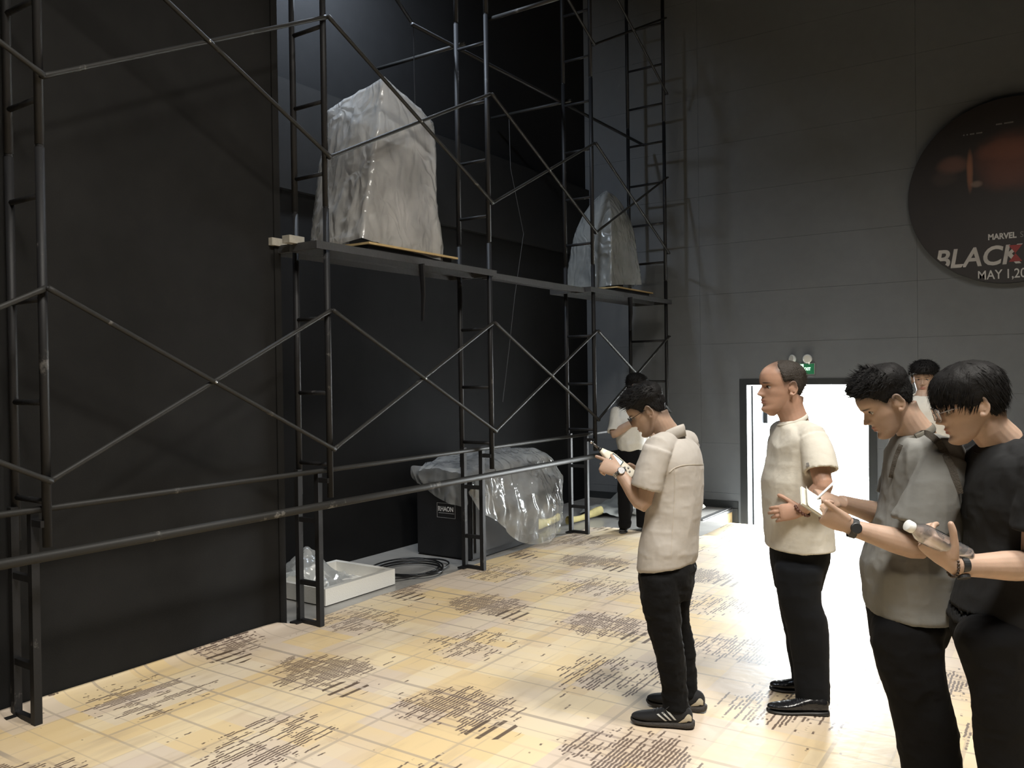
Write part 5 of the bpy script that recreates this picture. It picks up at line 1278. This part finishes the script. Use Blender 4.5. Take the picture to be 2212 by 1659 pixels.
    strap([PX(2073, 1068, 2.78), PX(2080, 1082, 2.785), PX(2086, 1120, 2.80), PX(2092, 1160, 2.81), PX(2097, 1200, 2.82)], .004, 'strap')
    b = MB(); c = PX(2073, 1070, 2.775); b.obox(c, HR*.008, ZU*.010, HF*.004); b.obj('buckle', M_METAL, e)
    b = MB(); c = PX(2078, 1240, 2.90); P_ = [[tuple(c+HR*.05*k_*math.cos(a)+HF*.09*k_*math.sin(a)+ZU*z_) for a in (2*math.pi*q/20 for q in range(20))] for z_, k_ in ((-.06, .7), (-.05, .95), (0, 1.0), (.05, .9), (.06, .6))]; b.rings(P_); b.obj('pouch', M_ST, e, True)
    # notepad and pen
    c = PX(1752, 1083, 2.775); u1 = unit(PX(1731, 1073, 2.77)-PX(1768, 1097, 2.77)); u2 = unit(HF*.86+HR*.30+ZU*.38); u2 = unit(u2-u1*(u2@u1)); nn = np.cross(u1, u2); nn = nn if nn[2] > 0 else -nn
    e = empty('notepad', c, 'small white notepad with curling pages held by the man in grey', 'notepad')
    M_PAPER = mat('white_paper', (.80, .78, .70), .7)
    b = MB(); b.obox(c-nn*.004, u1*.040, u2*.055, nn*.0015); b.obj('cover', mat('grey_card', (.35, .34, .30), .7), e)
    b = MB(); b.obox(c, u1*.038, u2*.053, nn*.003); b.obj('pages', M_PAPER, e)
    b = MB(); vs = [c+nn*.003+u1*(.038-.076*i/8)+u2*s_*.053+nn*(.020*max(0, (3-i)/3)**2+.002) for i in range(9) for s_ in (-1, 1)]; b.add(vs, [(2*i, 2*i+1, 2*i+3, 2*i+2) for i in range(8)]); b.add([v+nn*.0006 for v in vs], [(2*i, 2*i+2, 2*i+3, 2*i+1) for i in range(8)]); b.obj('curled_page', M_PAPER, e, True)
    p0, p1 = PX(1757, 1085, 2.79), PX(1786, 1057, 2.83); e = empty('pen', p0, 'thin white pen in the hand writing on the notepad', 'pen'); ax = unit(p1-p0); b = MB(); b.tube([p0+ax*.012, p1+ax*.05], .0042, 12); b.obj('barrel', M_WHITE, e, True); b = MB(); b.tube([p0, p0+ax*.013], [.0008, .0036], 12); b.obj('tip', M_STEELW, e, True)

# ------------------------------------------------------------------ man in black with a bottle
def man_bottle():
    d0 = 2.6; root = empty('person', ground(2190, 1960), 'man in black t-shirt and glasses holding an empty clear bottle', 'person', 'people on the stage')
    f, sd = fx(4); hd = Head(2105, 875, 2.6, 16, 17, 0, .96)
    Sc = PX(2185, 1000, 2.6); hs = .185; LS, RS = Sc-sd*hs, Sc+sd*hs
    LE, LW = PX(2238, 1222, 2.42), PX(2060, 1222, 2.38); RE, RW = PX(2225, 1180, 2.82), PX(2190, 1330, 2.80)
    mb = MB(); hd.add(mb); neck(mb, hd, PX(2166, 960, 2.6), .060); torso_core(mb, Sc, sd, hs, PX(2180, 1150, 2.6))
    arm(mb, LS, LE, LW, 1.03); arm(mb, RS, RE, RW, 1.03)
    hand(mb, LW, -HR*.66+ZU*.66+HF*.22, -HF*.50-ZU*.30-HR*.62, True, [(.55, .9, .5), (.6, .95, .5), (.65, 1.0, .5), (.7, 1.0, .5)], .98, .05, (.62, .72, -.30), (.30, .35))
    hand(mb, RW, -ZU*.95-HR*.2, HF, False, CURL0)
    body(mb, hd, root, SKIN, .0029, 2, stub=stub_from('crop', .01))
    hair(hd, root, HL['bowl'], lambda az, z, x, y: np.interp(z, [.04, .10, .15, .20, .236], [.008, .014, .020, .024, .024])-.010*np.clip((70-az)/40, 0, 1)*np.clip((.21-z)/.03, 0, 1),
         lambda p, n, az: (((p[0]*5, .45 if az < 90 else -.45, -.75)+n*.02, .030) if p[2] > .10 else ((0, -.1, -.95)-n*.08, .014)), M_HAIR, 3600, 11, r0=.0012, edge=.010, jit=.08, flat=True)
    glasses(hd, root, (.0255, .0215), .108, mat('silver_spectacle_frame', (.35, .34, .36), .3, metal=.9), zc=.114); hd.eyes(root)
    M_SH = cloth_material('black_cotton', (.0165, .017, .018), .9, 900, .3, 7)
    mb = MB(); shirt_body(mb, [(952, 2132, 2206, 1.0), (968, 2120, 2226, 1.5), (988, 2110, 2244, 2.0), (1020, 2101, 2258, 1.85), (1062, 2097, 2264, 1.6), (1110, 2098, 2266, 1.5), (1160, 2103, 2268, 1.42), (1205, 2100, 2268, 1.38), (1260, 2090, 2266, 1.34), (1310, 2076, 2262, 1.32), (1345, 2068, 2256, 1.28)], 2.6, 4, PX(2174, 974, 2.6), LS, RS, .064)
    hollow(mb, *spline([LS-ZU*.012, LS*.60+LE*.40-sd*.012, LS*.36+LE*.64-sd*.012], [.070, .074, .078], 4)); hollow(mb, *spline([RS, RS*.6+RE*.4, RS*.3+RE*.7], [.064, .070, .078], 4))
    garment(mb, .0060, 2, 'shirt', M_SH, root, [(.006, 6.5, (1, 1, .9)), (.0025, 16, (1, 1, .9))], 2.1)
    collar_ring(root, PX(2160, 962, 2.6), (sd, unit(f-ZU*.48), unit(ZU+f*.48)), (.074, .072), M_SH, w=.012)
    mb = MB(); mb.rings(rings_from([(1320, 2074, 2256, 1.25), (1360, 2070, 2250, 1.2), (1400, 2078, 2244, 1.1)], 2.6, 4))
    legs(mb, [(1345, 2070, 2236, .85, 2.5, 0), (1390, 2073, 2225, .85, 2.5, 0), (1440, 2089, 2222, .85, 2.5, 0), (1500, 2101, 2222, .85, 2.5, 0), (1600, 2112, 2224, .85, 2.52, 0), (1720, 2125, 2228, .85, 2.54, 0), (1900, 2140, 2230, .85, 2.56, 0), (1965, 2142, 2232, .85, 2.57, 0)], 2.5, 4, e=2.05)
    legs(mb, [(1345, 2090, 2246, .85, 2.7, 0), (1400, 2098, 2240, .85, 2.7, 0), (1500, 2112, 2236, .85, 2.72, 0), (1700, 2136, 2232, .85, 2.74, 0), (1890, 2148, 2232, .85, 2.76, 0)], 2.7, 4, e=2.05)
    garment(mb, .0065, 7, 'trousers', M_PANTS, root, [(.006, 7, (1, 1, .9)), (.003, 16, (1, 1, 1))], 6.6)
    shoe(root, ground(2250, 2010), ground(2050, 1995), 'sneaker'); shoe(root, ground(2240, 1925), ground(2060, 1912), 'sneaker')
    fa = unit(LW-LE); b_ = watch(root, LW-fa*.022, fa, -HF*.4-ZU*.8, .0305, M_BLACKR, M_BLACKR, w=.010)
    beads(root, LW+fa*.004, fa, -HF, .0315, 22, .0042, mat('dark_brown_bead', (.035, .022, .015), .4), 'bracelet')
    # bottle
    B0, B1 = PX(2092, 1203, 2.395), PX(1959, 1134, 2.365); ax = unit(B1-B0); L = np.linalg.norm(B1-B0); s1 = unit(np.cross(ax, HF)); s2 = np.cross(ax, s1)
    e = empty('water_bottle', B0, 'empty clear plastic bottle with a white cap in the hand of the man in black', 'bottle')
    def lathe(prof, name, m, n=28):
        b = MB(); b.rings([[tuple(B0+ax*t+(s1*math.cos(a)+s2*math.sin(a))*r) for a in (2*math.pi*q/n for q in range(n))] for t, r in prof]); return b.obj(name, m, e, True)
    pr = [(0, .018), (.003, .0265), (.010, .0285), (.020, .0275)]
    for q in range(6): pr += [(.026+.012*q, .0285), (.032+.012*q, .0272)]
    pr += [(.104, .0285), (L-.065, .0285), (L-.045, .0255), (L-.030, .0165), (L-.022, .0135), (L-.018, .0135)]
    lathe(pr, 'shell', clear_material('clear_pet', (.95, .96, .97), .06, 3.2, .10)); lathe([(L-.020, .0155), (L-.018, .0165), (L-.001, .0165), (L, .0150)], 'cap', M_WHITE)

# ------------------------------------------------------------------ man in white shirt far back
def man_back():
    d0 = 8.8; root = empty('person', ground(1362, 1146), 'man in white long-sleeved shirt and black trousers standing by the far scaffold', 'person', 'people on the stage')
    f, sd = fx(-150); hd = Head(1372, 836, 8.8, -160, 15, 0, 1.05)
    Sc = PX(1366, 884, 8.8); hs = .19; A_, B_ = PX(1335, 886, 8.75), PX(1398, 886, 8.9)
    E_, W_ = PX(1326, 938, 8.62), PX(1378, 905, 8.55); E2, W2 = PX(1410, 936, 8.8), PX(1388, 905, 8.6)
    mb = MB(); hd.add(mb); neck(mb, hd, PX(1367, 868, 8.8)); torso_core(mb, Sc, HR, .14, PX(1366, 950, 8.8)); arm(mb, A_, E_, W_, 1.1); arm(mb, B_, E2, W2, 1.1)
    hand(mb, W_, HR*.8+ZU*.5, -HF, False, CURL0); hand(mb, W2, -HR*.6+ZU*.7, -HF, True, CURL0)
    body(mb, hd, root, SKIN, .006, 2)
    hair(hd, root, HL['fringe'], lambda az, z, x, y: np.interp(z, [.06, .15, .20, .236], [.006, .014, .024, .024]), lambda p, n, az: ((0, .4, .1)+n*.6, .02), M_HAIR, 700, 2, r0=.002)
    M_SH = cloth_material('white_shirt_cotton', (.66, .66, .63), .85, 800, .4, 8)
    mb = MB(); mb.rings(rings_from([(866, 1356, 1380, 1.2), (873, 1344, 1390, 1.3), (884, 1333, 1400, 1.4), (905, 1328, 1405, 1.4), (935, 1330, 1404, 1.4), (960, 1334, 1400, 1.4), (972, 1337, 1397, 1.4)], 8.8, -150))
    hollow(mb, *spline([A_, A_*.5+E_*.5, A_*.08+E_*.92], [.075, .072, .070], 4)); hollow(mb, *spline([B_, B_*.5+E2*.5, E2], [.075, .072, .07], 4))
    garment(mb, .011, 3, 'shirt', M_SH, root, [(.010, 7, (1, 1, .8))], 1.1)
    mb = MB(); mb.rings(rings_from([(966, 1336, 1398, 1.3), (1000, 1334, 1400, 1.3), (1030, 1335, 1398, 1.2)], 8.8, -150))
    legs(mb, [(1000, 1334, 1370, 1.0, 8.75, 0), (1060, 1334, 1366, 1.0, 8.75, 0), (1100, 1335, 1366, 1.0, 8.75, 0), (1122, 1338, 1362, 1.0, 8.76, 0), (1128, 1336, 1364, 1.0, 8.76, 0), (1140, 1338, 1362, 1.0, 8.76, 0)], 8.75, 0, e=2.05)
    legs(mb, [(1000, 1366, 1400, 1.0, 8.85, 0), (1060, 1372, 1402, 1.0, 8.85, 0), (1100, 1374, 1402, 1.0, 8.85, 0), (1138, 1376, 1400, 1.0, 8.85, 0)], 8.85, 0, e=2.05)
    garment(mb, .010, 2, 'trousers', M_PANTS, root, [(.006, 7, (1, 1, .9))], 1.6)
    shoe(root, ground(1352, 1143), ground(1344, 1154), 'plain'); shoe(root, ground(1392, 1139), ground(1396, 1149), 'plain')

# ------------------------------------------------------------------ man in white tee behind the note taker
def man_white_tee():
    d0 = 6.4; root = empty('person', ground(1996, 1282), 'man in white t-shirt facing the hall, standing behind the man in grey', 'person', 'people on the stage')
    f, sd = fx(-62); hd = Head(1996, 819, 6.48, -58, 6, 0, 1.0)
    Sc = PX(1994, 880, 6.4); hs = .18; LS, RS = Sc-sd*hs, Sc+sd*hs
    LE, LW = PX(2060, 955, 6.35), PX(2050, 1020, 6.2); RE, RW = PX(1932, 955, 6.5), PX(1938, 1025, 6.4)
    mb = MB(); hd.add(mb); neck(mb, hd, PX(1994, 860, 6.42)); torso_core(mb, Sc, sd, hs, PX(1992, 950, 6.4)); arm(mb, LS, LE, LW); arm(mb, RS, RE, RW)
    hand(mb, LW, -ZU*.9-HR*.2, HR*.8-HF*.4, True, CURL0); hand(mb, RW, -ZU*.9, -HR, False, CURL0)
    body(mb, hd, root, SKIN, .0040, 2, stub=stub_from('fringe', .02))
    hair(hd, root, HL['fringe'], lambda az, z, x, y: np.interp(z, [.06, .13, .16, .20, .236], [.004, .010, .020, .030, .030]), lambda p, n, az: (((p[0]*3, .5, -.25)+n*.35, .030) if p[2] > .15 else ((0, 0, -1)+n*.1, .01)), M_HAIR, 1500, 4, r0=.0014)
    hd.eyes(root)
    M_SH = cloth_material('white_cotton', (.62, .60, .55), .9, 900, .35, 8)
    mb = MB(); shirt_body(mb, [(857, 1978, 2011, 1.0), (862, 1970, 2019, 1.2), (870, 1958, 2030, 1.5), (884, 1945, 2042, 1.6), (910, 1942, 2047, 1.5), (950, 1945, 2046, 1.45), (1000, 1945, 2046, 1.4), (1040, 1945, 2047, 1.4), (1064, 1946, 2046, 1.4)], 6.4, -62, PX(1993, 866, 6.41), LS, RS)
    hollow(mb, *spline([LS, LS*.6+LE*.4, LS*.40+LE*.60], [.064, .068, .072], 4)); hollow(mb, *spline([RS, RS*.6+RE*.4, RS*.38+RE*.62], [.064, .068, .072], 4))
    garment(mb, .0075, 4, 'shirt', M_SH, root, [(.008, 7, (1, 1, .8)), (.003, 18, (1, 1, 1))], 5.1)
    collar_ring(root, PX(1993, 857, 6.41), (sd, unit(f-ZU*.40), unit(ZU+f*.40)), (.072, .066), M_SH)
    mb = MB(); mb.rings(rings_from([(1052, 1949, 2043, 1.3), (1080, 1949, 2044, 1.3), (1105, 1951, 2042, 1.2)], 6.4, -62))
    legs(mb, [(1080, 1950, 1998, 1.0, 6.45, 0), (1170, 1956, 1996, 1.0, 6.45, 0), (1270, 1962, 1994, 1.0, 6.45, 0)], 6.4, 0, e=2.05); legs(mb, [(1080, 1996, 2043, 1.0, 6.35, 0), (1170, 1998, 2038, 1.0, 6.35, 0), (1274, 2000, 2033, 1.0, 6.35, 0)], 6.4, 0, e=2.05)
    garment(mb, .009, 2, 'trousers', M_PANTS, root, [(.006, 7, (1, 1, .9))], 2.6)
    shoe(root, ground(1988, 1276), ground(1966, 1292), 'plain'); shoe(root, ground(2024, 1282), ground(2002, 1299), 'plain')
for fn in (man_meter, man_balding, man_notes, man_bottle, man_back, man_white_tee): fn()
